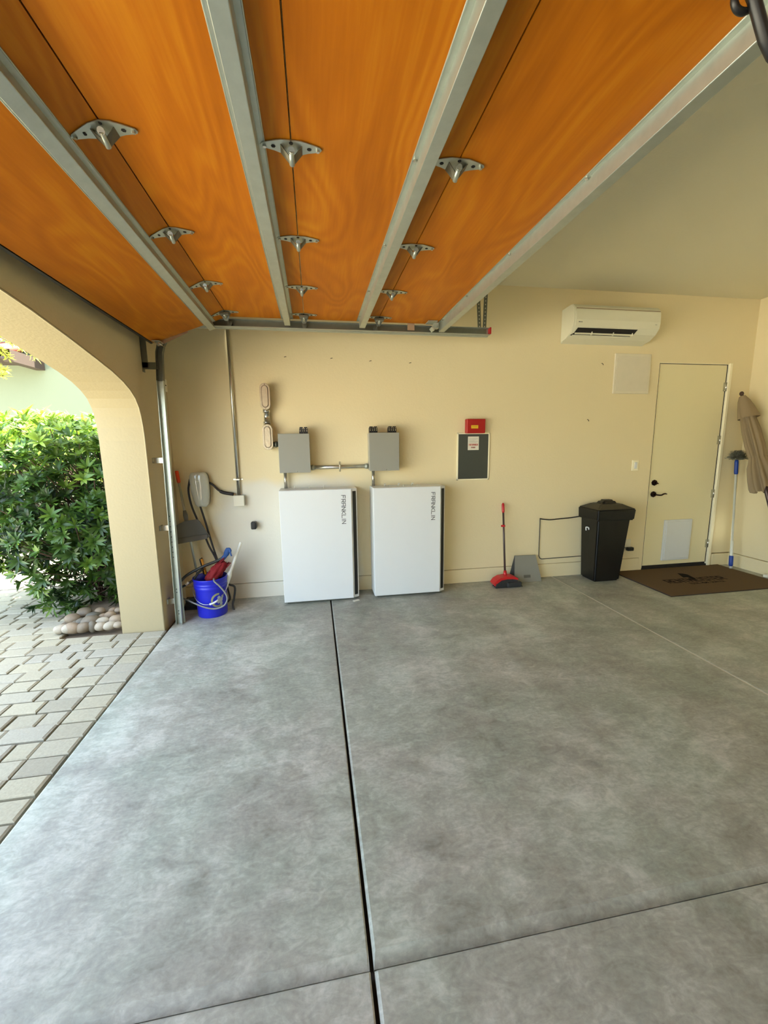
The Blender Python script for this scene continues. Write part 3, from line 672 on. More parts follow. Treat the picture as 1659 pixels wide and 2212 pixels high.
channel(pp[3:], 3.715, 3.755, 0.026, 0.003, 'curved_track', M['galv_dark'], tk)
channel([(-0.90, 2.565), (1.625, 2.568)], 3.715, 3.755, 0.03, 0.004, 'overhead_track', M['galv'], tk)
mb = MB(); mb.box(-0.88, 1.60, 3.7485, 3.7505, 2.542, 2.592); tag(mb.build('track_shade_strip', M['galv_dark'], tk), 'dark strip painting the shade inside the overhead track')  # darker steel strip stands in for the shade inside the channel
mb = MB(); mb.box(-1.1, 1.62, 3.757, 3.792, 2.530, 2.536); mb.box(-0.9, 1.62, 3.757, 3.760, 2.536, 2.575); mb.build('track_angle', M['galv'], tk)
mb = MB()
mb.box(-1.250, -1.205, 3.757, 3.761, 0.0, 2.1); mb.build('holding_angle', M['galv'], tk)
for z in [0.10, 0.13, 0.30, 0.33]+[0.62+0.045*k for k in range(9)]:
    mb = MB(); mb.tube([(-1.238, 3.7135, z), (-1.238, 3.716, z)], .0045, 8); mb.build('punched_hole', M['dark'], tk)
for z in (1.455, 0.872, 0.205):
    mb = MB(); mb.box(XF, -1.235, 3.757, 3.766, z-.024, z+.024, bev=.002); mb.box(XF, XF+0.004, 3.74, 3.82, z-.022, z+.022); mb.build('wall_bracket', M['conduit'], tk)
mb = MB(); mb.box(XF, XF+0.045, 3.735, 3.742, 2.20, 2.52); mb.box(XF, XF+0.004, 3.735, 3.78, 2.17, 2.52); mb.box(XF+.005, -1.22, 3.735, 3.742, 2.19, 2.245); mb.build('header_bracket', M['galv_dark'], tk)
mb = MB()
a = at(880, 692, 3.712); b = at(895, 714, 3.712)
mb.box(a.x, b.x, 3.706, 3.712, b.z, a.z); mb.build('splice_plate', mat('tan_steel', srgb(176, 150, 122), 0.5, metal=0.3), tk)
mb = MB(); mb.box(1.615, 1.63, 3.71, 3.76, 2.545, 2.6); mb.build('end_stop', M['reddot'], tk)
# hanger straps to the ceiling
for (xa, xb) in ((1.585, 1.60), (1.545, 1.50)):
    mb = MB(); mb.prism([(xa-.017, 3.766, 2.54), (xa+.017, 3.766, 2.54), (xb+.017, 3.766, CZ), (xb-.017, 3.766, CZ)], (0, .003, 0)); hs = mb.build('hanger_strap', M['galv_dark'], tk)
    for k in range(20):
        mb = MB(); t = (k+.5)/20; x = xa+(xb-xa)*t; z = 2.54+(CZ-2.54)*t; mb.tube([(x, 3.7655, z), (x, 3.764, z)], 0.005, 8)
        mb.build('strap_hole', M['paper'], hs)

# ------------------------------------------------------------------ safety sensor by the track
p = at(352, 812, 3.80)
sn = thing('limit_switch', 'small cream switch box on the wall behind the top of the upright track', 'switch', (p.x, 4.1, 2.1))
mb = MB(); q = at(353, 813, 4.1); mb.box(XF, XF+.05, 4.06, 4.14, 2.06, 2.17, bev=.004); mb.build('housing', M['offwhite'], sn)
mb = MB(); mb.box(XF+.05, XF+.052, 4.085, 4.11, 2.11, 2.118); mb.build('slot', M['dark'], sn)

# ------------------------------------------------------------------ batteries
def battery(x0, label, lines):
    b = thing('home_battery', label, 'battery', (x0+0.375, 4.13, 0.01), 'white wall batteries')
    z0, z1, yf = 0.022, 1.142, 4.0
    mb = MB(); prof = [(x0, 4.005), (x0, 4.255), (x0+.75, 4.255), (x0+.75, 4.035), (x0+.694, 4.005)]
    mb.prism([(x, y, z0) for x, y in prof], (0, 0, z1-z0))
    bmesh.ops.bevel(mb.bm, geom=mb.bm.edges[:], offset=0.003, segments=2, affect='EDGES')
    cas = mb.build('casing', M['white'], b)
    mb = MB(); mb.box(x0+.001, x0+.692, yf-.008, yf+.006, z0+.002, z1-.002, bev=.004); mb.build('front_cover', M['white'], b)
    mb = MB(); e = Vector((.056, .030, 0)).normalized(); n = Vector((e.y, -e.x, 0)); o = Vector((x0+.694, 4.005, 0))+n*0.0005
    mb.prism([o+e*.012+Vector((0, 0, z0+.03)), o+e*.050+Vector((0, 0, z0+.03)), o+e*.050+Vector((0, 0, z1-.025)), o+e*.012+Vector((0, 0, z1-.025))], n*.002)
    tag(mb.build('vent_strip', M['black'], b), 'black strip down the right edge')
    mb = MB(); letters(mb, 'FRANKLIN', (x0+.595, yf-.0081, z1-.062), (0, 0, -1), (1, 0, 0), (0, -1, 0), .0275, .036, .0115, .0060, iw=.25)
    mb.build('lettering', M['inkgrey'], b)
    mb = MB(); mb.box(x0+.03, x0+.72, 4.03, 4.25, 0.0, z0, bev=.002); mb.build('foot_rail', M['galv_dark'], b)
    for k in range(3):
        xx = x0+.14+k*.145; mb = MB(); mb.tube([(xx, 4.16, z1-.004), (xx+.004, 4.155, z1+.028)], .005, 6); mb.tube([(xx+.004, 4.155, z1+.026), (xx+.012, 4.13, z1+.02)], .004, 6)
        mb.build('tie_end', M['paper'], b)
        if lines: mb = MB(); mb.tube([(xx+.04, 4.10, z1-.004), (xx+.045, 4.09, z1+.02)], .004, 6); mb.build('tie_end', M['paper'], b)
    return b
b1 = battery(-0.345, 'white wall battery on the floor below the left grey box, beside the blue bucket side', False)
b1['label'] = 'left white battery cabinet, nearer the blue bucket'
b2 = battery(0.565, 'x', True); b2['label'] = 'right white battery cabinet, nearer the dark wall panel'
mb = MB(); a = at(762, 1300, 4.0); mb.box(0.335, 0.40, 3.955, 3.985, 0.0, 0.006, rot=Matrix.Rotation(.5, 3, 'Z')); tag(mb.build('zip_tie', M['paper']), 'cut white plastic tie on the floor at the left battery corner', 'zip tie')

# ------------------------------------------------------------------ gutter boxes, conduit
def ebox(x0, x1, z0, z1, label, conns):
    b = thing('junction_enclosure', label, 'electrical box', ((x0+x1)/2, 4.2, z0), 'grey electrical boxes above the batteries')
    mb = MB(); mb.box(x0+.004, x1-.004, 4.125, D, z0+.004, z1-.004, bev=.002); mb.build('body', M['boxlight'], b)
    mb = MB(); mb.box(x0, x1, 4.112, 4.126, z0, z1, bev=.003); mb.build('cover', M['boxgrey'], b)
    mb = MB(); mb.tube([((x0+x1)/2+.02, 4.113, z0+.012), ((x0+x1)/2+.02, 4.108, z0+.012)], .004, 8); mb.build('screw', M['conduit'], b)
    for (cx, wd) in conns:
        mb = MB()
        for k in (-1, 1):
            xc = cx+k*wd/4; zz = z1-.005
            mb.prism([(xc-wd/4+.001, 4.14, zz), (xc+wd/4-.001, 4.14, zz), (xc+wd/4-.001, 4.14, zz+.05), (xc+wd/4-.008, 4.14, zz+.068), (xc-wd/4+.008, 4.14, zz+.068), (xc-wd/4+.001, 4.14, zz+.05)], (0, .06, 0))
        cn = mb.build('terminal_block', M['black'], b)
        mb = MB()
        for k in (-3, -1, 1, 3):
            xc = cx+k*wd/8; mb.tube([(xc, 4.139, z1+.046), (xc, 4.136, z1+.046)], .0045, 8); mb.box(xc-.003, xc+.003, 4.1375, 4.14, z1+.02, z1+.034)
        mb.build('terminal_screw', M['conduit'], cn)
    return b
ebox(-0.334, -0.036, 1.303, 1.680, 'grey electrical box with one black terminal block, left of the pair', [(-0.09, .085)])
ebox(0.550, 0.855, 1.303, 1.683, 'grey electrical box with two black terminal blocks, right of the pair', [(.598, .085), (.790, .085)])
def pipe(name, label, a, b, r, cat='conduit', couplings=(), strap=None):
    t = thing(name, label, cat, (Vector(a)+Vector(b))/2 if a[2] == b[2] else (a[0], a[1], min(a[2], b[2])))
    mb = MB(); mb.tube([a, b], r, 16); mb.build('pipe', M['conduit'], t)
    A, B = Vector(a), Vector(b); d = (B-A).normalized()
    for k in couplings:
        c = A.lerp(B, k); mb = MB(); mb.tube([c-d*.018, c-d*.006, c-d*.006, c+d*.006, c+d*.006, c+d*.018], [r*1.2, r*1.2, r*1.35, r*1.35, r*1.2, r*1.2], 16); mb.build('coupling', M['galv'], t)
    if strap is not None:
        c = A.lerp(B, strap); mb = MB()
        if abs(d.x) > .5: mb.box(c.x-.008, c.x+.008, c.y-r-.003, D, c.z-r-.004, c.z+r+.004, bev=.002); mb.box(c.x-.008, c.x+.008, D-.003, D, c.z-r-.03, c.z+r+.03)
        else: mb.box(c.x-r-.003, c.x+r+.003, c.y-r-.003, D, c.z-.008, c.z+.008, bev=.002); mb.box(c.x-r-.03, c.x+r+.03, D-.003, D, c.z-.008, c.z+.008)
        mb.build('strap', M['conduit'], t)
    return t
pipe('metal_conduit', 'horizontal shiny metal conduit joining the two grey boxes', (-.034, 4.235, 1.345), (.552, 4.235, 1.347), .021, couplings=(.03, .965), strap=.5)
pipe('metal_conduit', 'short upright metal conduit from the left grey box down to its battery', (-.290, 4.225, 1.135), (-.290, 4.225, 1.306), .0165)
pipe('metal_conduit', 'short upright metal conduit from the right grey box down to its battery', (.600, 4.225, 1.135), (.600, 4.225, 1.306), .0165)
p_ = pipe('metal_conduit', 'long thin upright conduit from the overhead track to the small square box', (-.752, 4.250, 1.085), (-.752, 4.250, CZ), .0165, strap=.075)
# conduit bodies
lb = thing('conduit_body', 'cast metal conduit bodies joined by a nipple, left of the grey box', 'conduit fitting', (-.436, 4.2, 1.536))
def capsule(xc, zc, hw, hh, y0, y1, n=10):
    pts = []
    for k in range(n+1): a = math.pi*k/n; pts.append((xc+hw*math.cos(a), zc+hh-hw+hw*math.sin(a)))
    for k in range(n+1): a = math.pi+math.pi*k/n; pts.append((xc+hw*math.cos(a), zc-hh+hw+hw*math.sin(a)))
    return [(x, y0, z) for x, z in pts], (0, y1-y0, 0)
for (xc, zc) in ((-.438, 2.032), (-.434, 1.650)):
    mb = MB(); a, d = capsule(xc, zc, .042, .118, 4.175, D-.005); mb.prism(a, d); bd = mb.build('body', M['cast'], lb)
    mb = MB(); a, d = capsule(xc, zc, .047, .124, 4.165, 4.176); mb.prism(a, d); bmesh.ops.bevel(mb.bm, geom=mb.bm.edges[:], offset=.002, segments=1, affect='EDGES'); mb.build('cover_plate', M['cast'], bd)
    mb = MB(); a, d = capsule(xc, zc, .031, .103, 4.1643, 4.166); mb.prism(a, d); mb.build('cover_groove', M['bark'], bd)
    mb = MB(); a, d = capsule(xc, zc, .026, .098, 4.155, 4.166); mb.prism(a, d); bmesh.ops.bevel(mb.bm, geom=mb.bm.edges[:], offset=.004, segments=2, affect='EDGES'); mb.build('cover_boss', M['cast'], bd)
    for q in (-1, 1): mb = MB(); mb.tube([(xc, 4.166, zc+q*.111), (xc, 4.161, zc+q*.111)], .005, 8); mb.build('screw', M['conduit'], bd)
mb = MB(); mb.tube([(-.437, 4.222, 1.765), (-.437, 4.222, 1.785), (-.437, 4.222, 1.785), (-.437, 4.222, 1.80), (-.437, 4.222, 1.80), (-.437, 4.222, 1.885), (-.437, 4.222, 1.885), (-.437, 4.222, 1.915)], [.034, .034, .036, .036, .028, .028, .035, .035], 18); mb.build('nipple', M['conduit'], lb)
mb = MB(); mb.tube([(-.40, 4.22, 1.580), (-.375, 4.22, 1.580), (-.375, 4.22, 1.580), (-.355, 4.22, 1.580), (-.355, 4.22, 1.58), (-.330, 4.22, 1.580)], [.024, .024, .031, .031, .025, .025], 14); mb.build('side_nipple', M['galv_dark'], lb)

# small square box at the foot of the long conduit
jb = thing('switch_box', 'small square light grey box at the foot of the long upright conduit', 'junction box', (-.745, 4.24, .985))
mb = MB(); mb.box(-.797, -.697, 4.215, D, .982, 1.088, bev=.006); mb.build('body', M['boxlight'], jb)
mb = MB(); mb.box(-.800, -.700, 4.206, 4.216, .980, 1.086, bev=.002); mb.build('cover', M['offwhite'], jb)

# ------------------------------------------------------------------ EV charger
ev = thing('car_charger', 'glossy rounded grey car charger on the wall above the blue bucket', 'charger', (-1.10, 4.2, .99))
mb = MB()
def shield(s, y):
    pts = []
    top, bot = 1.325, .990; xc = -1.105
    prof = [(0, .052), (.03, .068), (.10, .080), (.20, .085), (.40, .085), (.6, .080), (.8, .070), (.93, .060), (1, .040)]
    for t, w_ in prof: pts.append((xc+(.016*t)+w_*s, y, top+(bot-top)*t*1.0+((1-s)*.05 if t < .5 else -(1-s)*.05)*(abs(t-.5)*2)))
    for t, w_ in prof[::-1]: pts.append((xc+(.016*t)-w_*s, y, top+(bot-top)*t+((1-s)*.05 if t < .5 else -(1-s)*.05)*(abs(t-.5)*2)))
    for i, p in enumerate(pts): pts[i] = (p[0], p[1], (p[2]-1.158)*s**.5+1.158)
    return pts
rings = []
for s, y in ((.93, D-.03), (1.0, D-.06), (1.0, D-.085), (.95, D-.104), (.80, D-.115), (.5, D-.122), (.2, D-.124)):
    rings.append([mb.bm.verts.new(p) for p in shield(s, y)])
n = len(rings[0])
for i in range(len(rings)-1):
    for k in range(n): f = mb.bm.faces.new((rings[i][k], rings[i][(k+1) % n], rings[i+1][(k+1) % n], rings[i+1][k])); f.smooth = True
f = mb.bm.faces.new(rings[-1]); mb.bm.faces.new(rings[0][::-1])
mb.build('cover', M['evgrey'], ev)
mb = MB(); rr = [mb.bm.verts.new(p) for p in shield(.9, D)]; r2 = [mb.bm.verts.new(p) for p in shield(.97, D-.05)]
for k in range(n): mb.bm.faces.new((rr[k], rr[(k+1) % n], r2[(k+1) % n], r2[k]))
mb.build('backplate', M['black'], ev)
mb = MB(); mb.box(-1.118, -1.092, D-.125, D-.122, 1.235, 1.240); mb.build('status_light', M['paper'], ev)
cb = thing('charger_whip', 'short fat black cable from the car charger to the small square box', 'cable', (-.9, 4.24, 1.1))
mb = MB(); mb.tube(smooth_path([(-1.03, 4.24, 1.225), (-.985, 4.235, 1.195), (-.945, 4.235, 1.150), (-.90, 4.235, 1.120), (-.85, 4.235, 1.108), (-.80, 4.235, 1.098)], 5), [.011]*13+[.017]*13, 10); mb.build('sleeve', M['cable'], cb)
mb = MB()
lp = smooth_path([at(410, 1035, 4.19), at(407, 1060, 4.19), at(413, 1090, 4.18), at(425, 1120, 4.17), at(440, 1152, 4.16), at(452, 1180, 4.14), at(466, 1206, 4.09), at(476, 1235, 4.02), (-.93, 3.98, .30), (-.93, 3.97, .20)], 5)
mb.tube(lp, .0095, 10)
tag(mb.build('charging_cable', M['cable']), 'black charging cable hanging from the left side of the car charger', 'cable')
mb = MB()
lp = smooth_path([at(432, 1092, 4.17), at(438, 1110, 4.17), at(446, 1135, 4.17), at(455, 1165, 4.16), at(463, 1190, 4.13), at(470, 1212, 4.08), (-.93, 4.02, .34), (-.98, 4.0, .2)], 5)
mb.tube(lp, .0095, 10)
tag(mb.build('charging_cable', M['cable']), 'black charging cable hanging from the bottom of the car charger', 'cable')
mb = MB(); mb.box(-.650, -.598, 4.19, D, .740, .815, bev=.012, seg=3); hb = tag(mb.build('plug_holster', M['black']), 'small black plug holster on the wall left of the batteries', 'holder')

# ------------------------------------------------------------------ dark panel and red box
pn = thing('fire_panel', 'dark flush wall panel with pale frame and a sprinkler label', 'panel', (1.705, 4.26, 1.18))
mb = MB()
for (x0, x1, z0, z1) in ((1.520, 1.890, 1.665, 1.680), (1.520, 1.890, 1.170, 1.185), (1.520, 1.535, 1.170, 1.68), (1.875, 1.890, 1.17, 1.68)): mb.box(x0, x1, D-.012, D, z0, z1, bev=.002)
mb.build('frame', M['trimwhite'], pn)
mb = MB(); mb.box(1.533, 1.877, D-.009, D, 1.183, 1.667); mb.build('cover', M['slate'], pn)
a = at(1011, 943, D-.01); b = at(1034, 972, D-.01)
mb = MB(); mb.box(a.x, b.x, D-.0115, D-.009, b.z, a.z, bev=.001); lbp = mb.build('label_plate', M['paper'], pn)
mb = MB(); mb.box(a.x+.01, b.x-.01, D-.0122, D-.0115, b.z+.046, b.z+.068); mb.build('label_band', M['pinklabel'], lbp)
mb = MB(); letters(mb, 'FIRE SPRINKLER'.replace('E S', 'E S'), (a.x+.011, D-.0123, b.z+.049), (1, 0, 0), (0, 0, 1), (0, -1, 0), .0052, .015, .0024, .0022)
letters(mb, 'RISER', (a.x+.04, D-.0116, b.z+.021), (1, 0, 0), (0, 0, 1), (0, -1, 0), .006, .013, .003, .0026); mb.build('label_text', M['inkred'], lbp)
mb = MB()
for k in range(6): mb.box(a.x+.012, b.x-.012-(k % 3)*.02, D-.0120, D-.0115, a.z-.025-k*.011, a.z-.023-k*.011)
mb.build('label_lines', M['greyboard'], lbp)
rb = thing('alarm_box', 'small red box with a yellow label above the dark wall panel', 'alarm box', (1.71, 4.22, 1.665))
mb = MB(); mb.box(1.606, 1.812, 4.205, D, 1.672, 1.822, bev=.008, seg=3); mb.build('housing', M['red'], rb)
mb = MB(); a = at(1018, 918.5, 4.204); b = at(1033, 925.5, 4.204); mb.box(a.x, b.x, 4.2035, 4.2055, b.z, a.z, bev=.0008); yl = mb.build('label_plate', M['yellow'], rb)
mb = MB(); [mb.box(a.x+.010, b.x-.010-k*.005, 4.2030, 4.2036, a.z-.012-k*.008, a.z-.009-k*.008) for k in range(2)]; mb.build('label_lines', M['amber'], yl)

# ------------------------------------------------------------------ wall details on the right
ac = thing('air_conditioner', 'ivory wall-mounted air conditioner with an open louver near the ceiling', 'air conditioner', (3.165, 4.15, 2.61))
x0, x1 = 2.668, 3.672
yb = D; prof = [(yb, 2.985), (yb-.15, 2.985), (yb-.19, 2.975), (yb-.222, 2.945), (yb-.232, 2.90), (yb-.235, 2.80), (yb-.225, 2.715), (yb-.19, 2.665), (yb-.10, 2.628), (yb, 2.615)]
prof = [(yb, 2.955), (yb-.15, 2.965), (yb-.19, 2.957), (yb-.222, 2.925), (yb-.232, 2.88), (yb-.235, 2.80), (yb-.225, 2.74), (yb-.18, 2.685), (yb-.10, 2.645), (yb, 2.615)]
mb = MB(); mb.prism([(x0, y, z) for y, z in prof], (x1-x0, 0, 0)); bmesh.ops.bevel(mb.bm, geom=[e for e in mb.bm.edges if abs(e.verts[0].co.x-e.verts[1].co.x) < 1e-5], offset=.007, segments=2, affect='EDGES')
mb.build('casing', M['acwhite'], ac)
mb = MB(); mb.prism([(x0+.018, yb-.2335, 2.905), (x0+.018, yb-.2375, 2.895), (x0+.018, yb-.2415, 2.80), (x0+.018, yb-.231, 2.738), (x0+.018, yb-.225, 2.742), (x0+.018, yb-.23, 2.80)], (x1-x0-.030, 0, 0)); fp = mb.build('front_panel', M['acwhite'], ac)
mb = MB(); mb.box(x0+.02, x1-.015, yb-.2335, yb-.228, 2.905, 2.914); mb.build('panel_gap', M['taupe'], ac)
# louver opening on the sloping underside
def und_(t): # along the underside profile from the front (t=0) to the back (t=1)
    A, B = Vector((0, yb-.225, 2.738)), Vector((0, yb-.10, 2.645)); return A.lerp(B, t)
A_, B_, C_ = Vector((0, yb-.225, 2.74)), Vector((0, yb-.18, 2.685)), Vector((0, yb-.10, 2.645))
nA, nB = Vector((0, -.77, -.63)), Vector((0, -.45, -.89))
P1 = A_.lerp(B_, .22)+nA*.003; P2 = B_+(nA+nB)*.0018; P3 = B_.lerp(C_, .42)+nB*.003
mb = MB(); V = lambda x, p: (x, p.y, p.z)
mb.quad(V(x0+.055, P1), V(x1-.255, P1), V(x1-.275, P2), V(x0+.035, P2)); mb.quad(V(x0+.035, P2), V(x1-.275, P2), V(x1-.315, P3), V(x0+.012, P3)); mb.build('air_outlet', M['dark'], ac)
for p, n_, a, b in ((P2, nA, .040, -.280), (P2.lerp(P3, .75), nB, .030, -.300)):
    mb = MB(); q = p+n_*.008; mb.tube([(x0+a, q.y, q.z), (x1+b, q.y, q.z)], .0085, 8, smooth=False, sx=.35); mb.build('louver', M['acwhite'], ac)
for xx in (x0+.23, x0+.48, x1-.30): mb = MB(); q = P2+nA*.006; mb.box(xx, xx+.006, q.y-.012, q.y+.012, q.z-.012, q.z+.018); mb.build('louver_link', M['acwhite'], ac)
mb = MB(); letters(mb, 'DAIKIN'.replace('K', 'K'), (x0+.045, yb-.2405, 2.772), (1, 0, 0), (0, 0, 1), (0, -1, 0), .005, .008, .0018, .0018); mb.build('lettering', M['inkgrey'], fp); mb = MB(); letters(mb, 'INV', (x1-.075, yb-.2405, 2.772), (1, 0, 0), (0, 0, 1), (0, -1, 0), .006, .006, .003, .0012)
mb.build('lettering', M['inkgrey'], fp)
ap = thing('access_panel', 'off-white square access panel on the wall above left of the service door', 'panel', (3.55, 4.27, 2.1))
mb = MB(); mb.box(3.335, 3.785, D-.020, D, 2.100, 2.530, bev=.004); mb.build('frame', mat('panel_white', srgb(226, 216, 190), .5), ap)
mb = MB(); mb.box(3.360, 3.760, D-.0235, D-.018, 2.128, 2.502, bev=.001); mb.build('cover', mat('panel_white2', srgb(222, 212, 188), .5), ap)
lsw = thing('light_switch', 'white rocker light switch beside the service door handle', 'light switch', (3.70, 4.26, 1.225))
mb = MB(); mb.box(3.663, 3.747, D-.011, D, 1.228, 1.350, bev=.003); mb.build('plate', M['trimwhite'], lsw)
mb = MB(); mb.box(3.690, 3.722, D-.020, D-.009, 1.252, 1.326, bev=.003); mb.build('rocker', M['white'], lsw)
for (px, py, lab) in ((1300, 787, 'small screw hook in the wall left of the access panel'), (1269, 908, 'small screw hook in the wall below the air conditioner')):
    p = at(px, py, D); mb = MB(); mb.tube(smooth_path([(p.x-.004, D, p.z+.008), (p.x-.006, D-.014, p.z+.008), (p.x-.002, D-.022, p.z-.002), (p.x+.004, D-.018, p.z-.010), (p.x+.008, D-.010, p.z-.004)], 4), .003, 6)
    tag(mb.build('wall_hook', M['bronze']), lab, 'hook')
for i, (px, py) in enumerate(((616, 771), (716, 774), (800, 780), (886, 784))):
    p = at(px, py, D); mb = MB(); mb.tube([(p.x-.010, D-.001, p.z-.002), (p.x, D-.010, p.z), (p.x+.010, D-.001, p.z+.003)], .0025, 6)
    tag(mb.build('wall_staple', M['bronze']), ['leftmost', 'second from left', 'third from left', 'rightmost'][i]+' of the four tiny staples high on the back wall', 'staple', 'staples across the upper wall')

# thin cable stapled to the wall behind the bin
mb = MB(); mb.tube(smooth_path([(2.525, 4.262, .706), (2.57, 4.262, .697), (2.66, 4.262, .688), (2.78, 4.262, .695), (2.90, 4.262, .700), (3.02, 4.262, .712), (3.10, 4.262, .72)], 4), .0065, 8); 
tag(mb.build('wall_cable', M['cable']), 'thick black cable running along the wall into the back of the bin', 'cable')
mb = MB(); mb.tube([(2.530, 4.266, .706), (2.533, 4.266, .40), (2.536, 4.266, .265), (2.548, 4.266, .238), (2.575, 4.266, .225), (2.80, 4.266, .228), (3.12, 4.266, .232)], .0045, 6)
tag(mb.build('wall_cable', M['hosedark']), 'thin dark cable stapled down the wall beside the grey folded board', 'cable')
pl = thing('power_adapter', 'black power adapter plugged in low behind the right of the bin', 'adapter', (3.70, 4.25, .27))
mb = MB(); mb.box(3.665, 3.745, 4.215, 4.262, .268, .312, bev=.010, seg=3); mb.build('body', M['black'], pl)
mb = MB(); mb.tube(smooth_path([(3.665, 4.24, .300), (3.62, 4.24, .315), (3.58, 4.25, .32)], 4), .004, 6); mb.build('cord', M['black'], pl)
mb = MB(); mb.box(3.66, 3.735, D-.006, D, .29, .405, bev=.002); tag(mb.build('wall_outlet', M['offwhite']), 'cream wall outlet plate above the black power adapter', 'outlet')

# ------------------------------------------------------------------ bin
bn = thing('trash_bin', 'tall square black trash bin with a domed lid', 'trash bin', (3.22, 4.1, 0))
def frustum(mb, b, t, z0, z1, bev=.012, lean=0):
    (bx0, bx1, by0, by1), (tx0, tx1, ty0, ty1) = b, t
    v = [mb.bm.verts.new(p) for p in ((bx0, by0, z0), (bx1, by0, z0), (bx1, by1, z0), (bx0, by1, z0), (tx0, ty0, z1), (tx1, ty0, z1), (tx1, ty1, z1), (tx0, ty1, z1))]
    fs = [mb.bm.faces.new([v[i] for i in q]) for q in ((3, 2, 1, 0), (4, 5, 6, 7), (0, 1, 5, 4), (1, 2, 6, 5), (2, 3, 7, 6), (3, 0, 4, 7))]
    if bev: bmesh.ops.bevel(mb.bm, geom=list(set(e for f in fs for e in f.edges)), offset=bev, segments=3, affect='EDGES')
mb = MB(); frustum(mb, (3.062, 3.385, 3.985, 4.240), (3.030, 3.440, 3.945, 4.255), 0.0, .76, .02)
for xx in (3.16, 3.29): mb.tube([(xx-.012, 3.962, .66), (xx+.004, 3.985, .25)], .006, 8)
mb.tube([(3.040, 4.10, .64), (3.058, 4.11, .22)], .006, 8)
mb.build('body', M['binblack'], bn)
mb = MB(); frustum(mb, (3.006, 3.462, 3.925, 4.265), (3.000, 3.470, 3.915, 4.268), .708, .838, .014); mb.build('rim', M['binblack'], bn)
mb = MB(); frustum(mb, (3.000, 3.470, 3.915, 4.268), (3.11, 3.36, 4.02, 4.19), .832, .885, .012); frustum(mb, (3.13, 3.34, 4.03, 4.17), (3.17, 3.30, 4.05, 4.15), .87, .925, .02); mb.build('lid', M['binblack'], bn)
mb = MB(); p = Vector((3.0285, 4.12, .60)); mb.tube(smooth_path([p+Vector((0.004, .02, -.03)), p+Vector((0, .02, .005)), p+Vector((0, .0, .012)), p+Vector((0, -.025, .008)), p+Vector((0.002, -.028, -.012))], 4), .007, 6); mb.build('white_mark', M['white'], bn)

# ------------------------------------------------------------------ broom, folded board
bm_ = thing('upright_broom', 'red and grey broom standing upright against the wall beside the grey board', 'broom', (2.03, 4.10, 0))
mb = MB(); a, b = Vector((2.045, 4.11, .14)), Vector((2.055, 4.235, .90)); mb.tube([a, b], .011, 12); po = mb.build('pole', M['polebrown'], bm_)
mb = MB(); mb.tube([a.lerp(b, .87), a.lerp(b, .89), a.lerp(b, .99), a.lerp(b, 1.01)], [.012, .015, .015, .008], 12); mb.build('grip', M['redplastic'], bm_)
c = a.lerp(b, .68); mb = MB(); mb.tube([a.lerp(b, .665), a.lerp(b, .695)], .017, 12); mb.box(c.x-.03, c.x+.0, c.y-.012, c.y+.008, c.z-.010, c.z+.010, bev=.003); mb.build('lock_collar', M['redplastic'], bm_)
mb = MB(); mb.tube([(2.044, 4.10, .10), (2.045, 4.11, .17)], [.026, .014], 12)
pts = [(1.885, .045), (1.915, .085), (1.965, .112), (2.04, .122), (2.12, .116), (2.17, .090), (2.155, .078), (2.10, .090), (2.04, .092), (1.97, .082), (1.93, .055), (1.90, .02)]
mb.prism([(x, 4.03, z) for x, z in pts], (0, .11, 0)); mb.build('broom_head', M['redplastic'], bm_)
mb = MB()
for k in range(46):
    t = k/45; xt = 1.925+t*.23; zt = .06+.04*math.sin(math.pi*min(1, t*.9+.1))
    for y in (4.045, 4.085, 4.12): mb.tube([(xt, y, zt+.015), (1.90+t*.31, y-.025, .002)], .0045, 4)
mb.box(2.03, 2.20, 4.0, 4.05, .002, .06, bev=.015)
mb.build('bristles', M['bristle'], bm_)
fb = thing('folded_board', 'grey plastic board folded like a tent on the floor against the wall', 'board', (2.37, 4.2, 0))
mb = MB()
mb.prism([(2.185, 4.150, .0), (2.520, 4.150, .0), (2.480, 4.238, .285), (2.225, 4.238, .290)], (0, .006, .002)); mb.build('front_leaf', M['greyboard'], fb)
mb = MB(); mb.prism([(2.165, 4.262, .0), (2.50, 4.262, .0), (2.478, 4.246, .285), (2.225, 4.246, .290)], (0, .005, 0)); mb.build('back_leaf', M['panGrey'], fb)
mb = MB(); mb.prism([(2.305, 4.160, .048), (2.385, 4.160, .048), (2.385, 4.170, .078), (2.305, 4.170, .078)], (0, -.002, 0)); mb.build('slot', M['panGrey'], fb)

# ------------------------------------------------------------------ door mat
dm = thing('door_mat', 'large brown door mat with dark printed lettering before the service door', 'door mat', (4.25, 3.9, 0))
mb = MB(); mb.box(3.52, 5.02, 3.43, 4.275, 0.0, .007, bev=.002); mb.build('rubber_base', M['matedge'], dm)
mb = MB(); mb.box(3.528, 5.012, 3.438, 4.268, .006, .011, bev=.002); mb.build('pile', M['matbrown'], dm)
mb = MB(); o = Vector((3.84, 3.765, .0112)); e = (Vector((4.62, 3.765, .0112))-o); letters(mb, 'RENTMEISTER', o, (1, 0, 0), (0, 1, 0), (0, 0, 1), .048, .100, .023, .016, iw=.4)
letters(mb, 'TOTAL HOME SERVICE', (4.03, 3.690, .0112), (1, 0, 0), (0, 1, 0), (0, 0, 1), .018, .035, .008, .006)
mb.build('lettering', M['matink'], dm)
mb = MB(); mb.prism([fl(x, y, .0112) for x, y in ((1463, 1238.5), (1474, 1239), (1485, 1241), (1504, 1250.5), (1497, 1252), (1486, 1247), (1476, 1247.5))], (0, 0, .0006)); mb.build('emblem', M['matink'], dm)


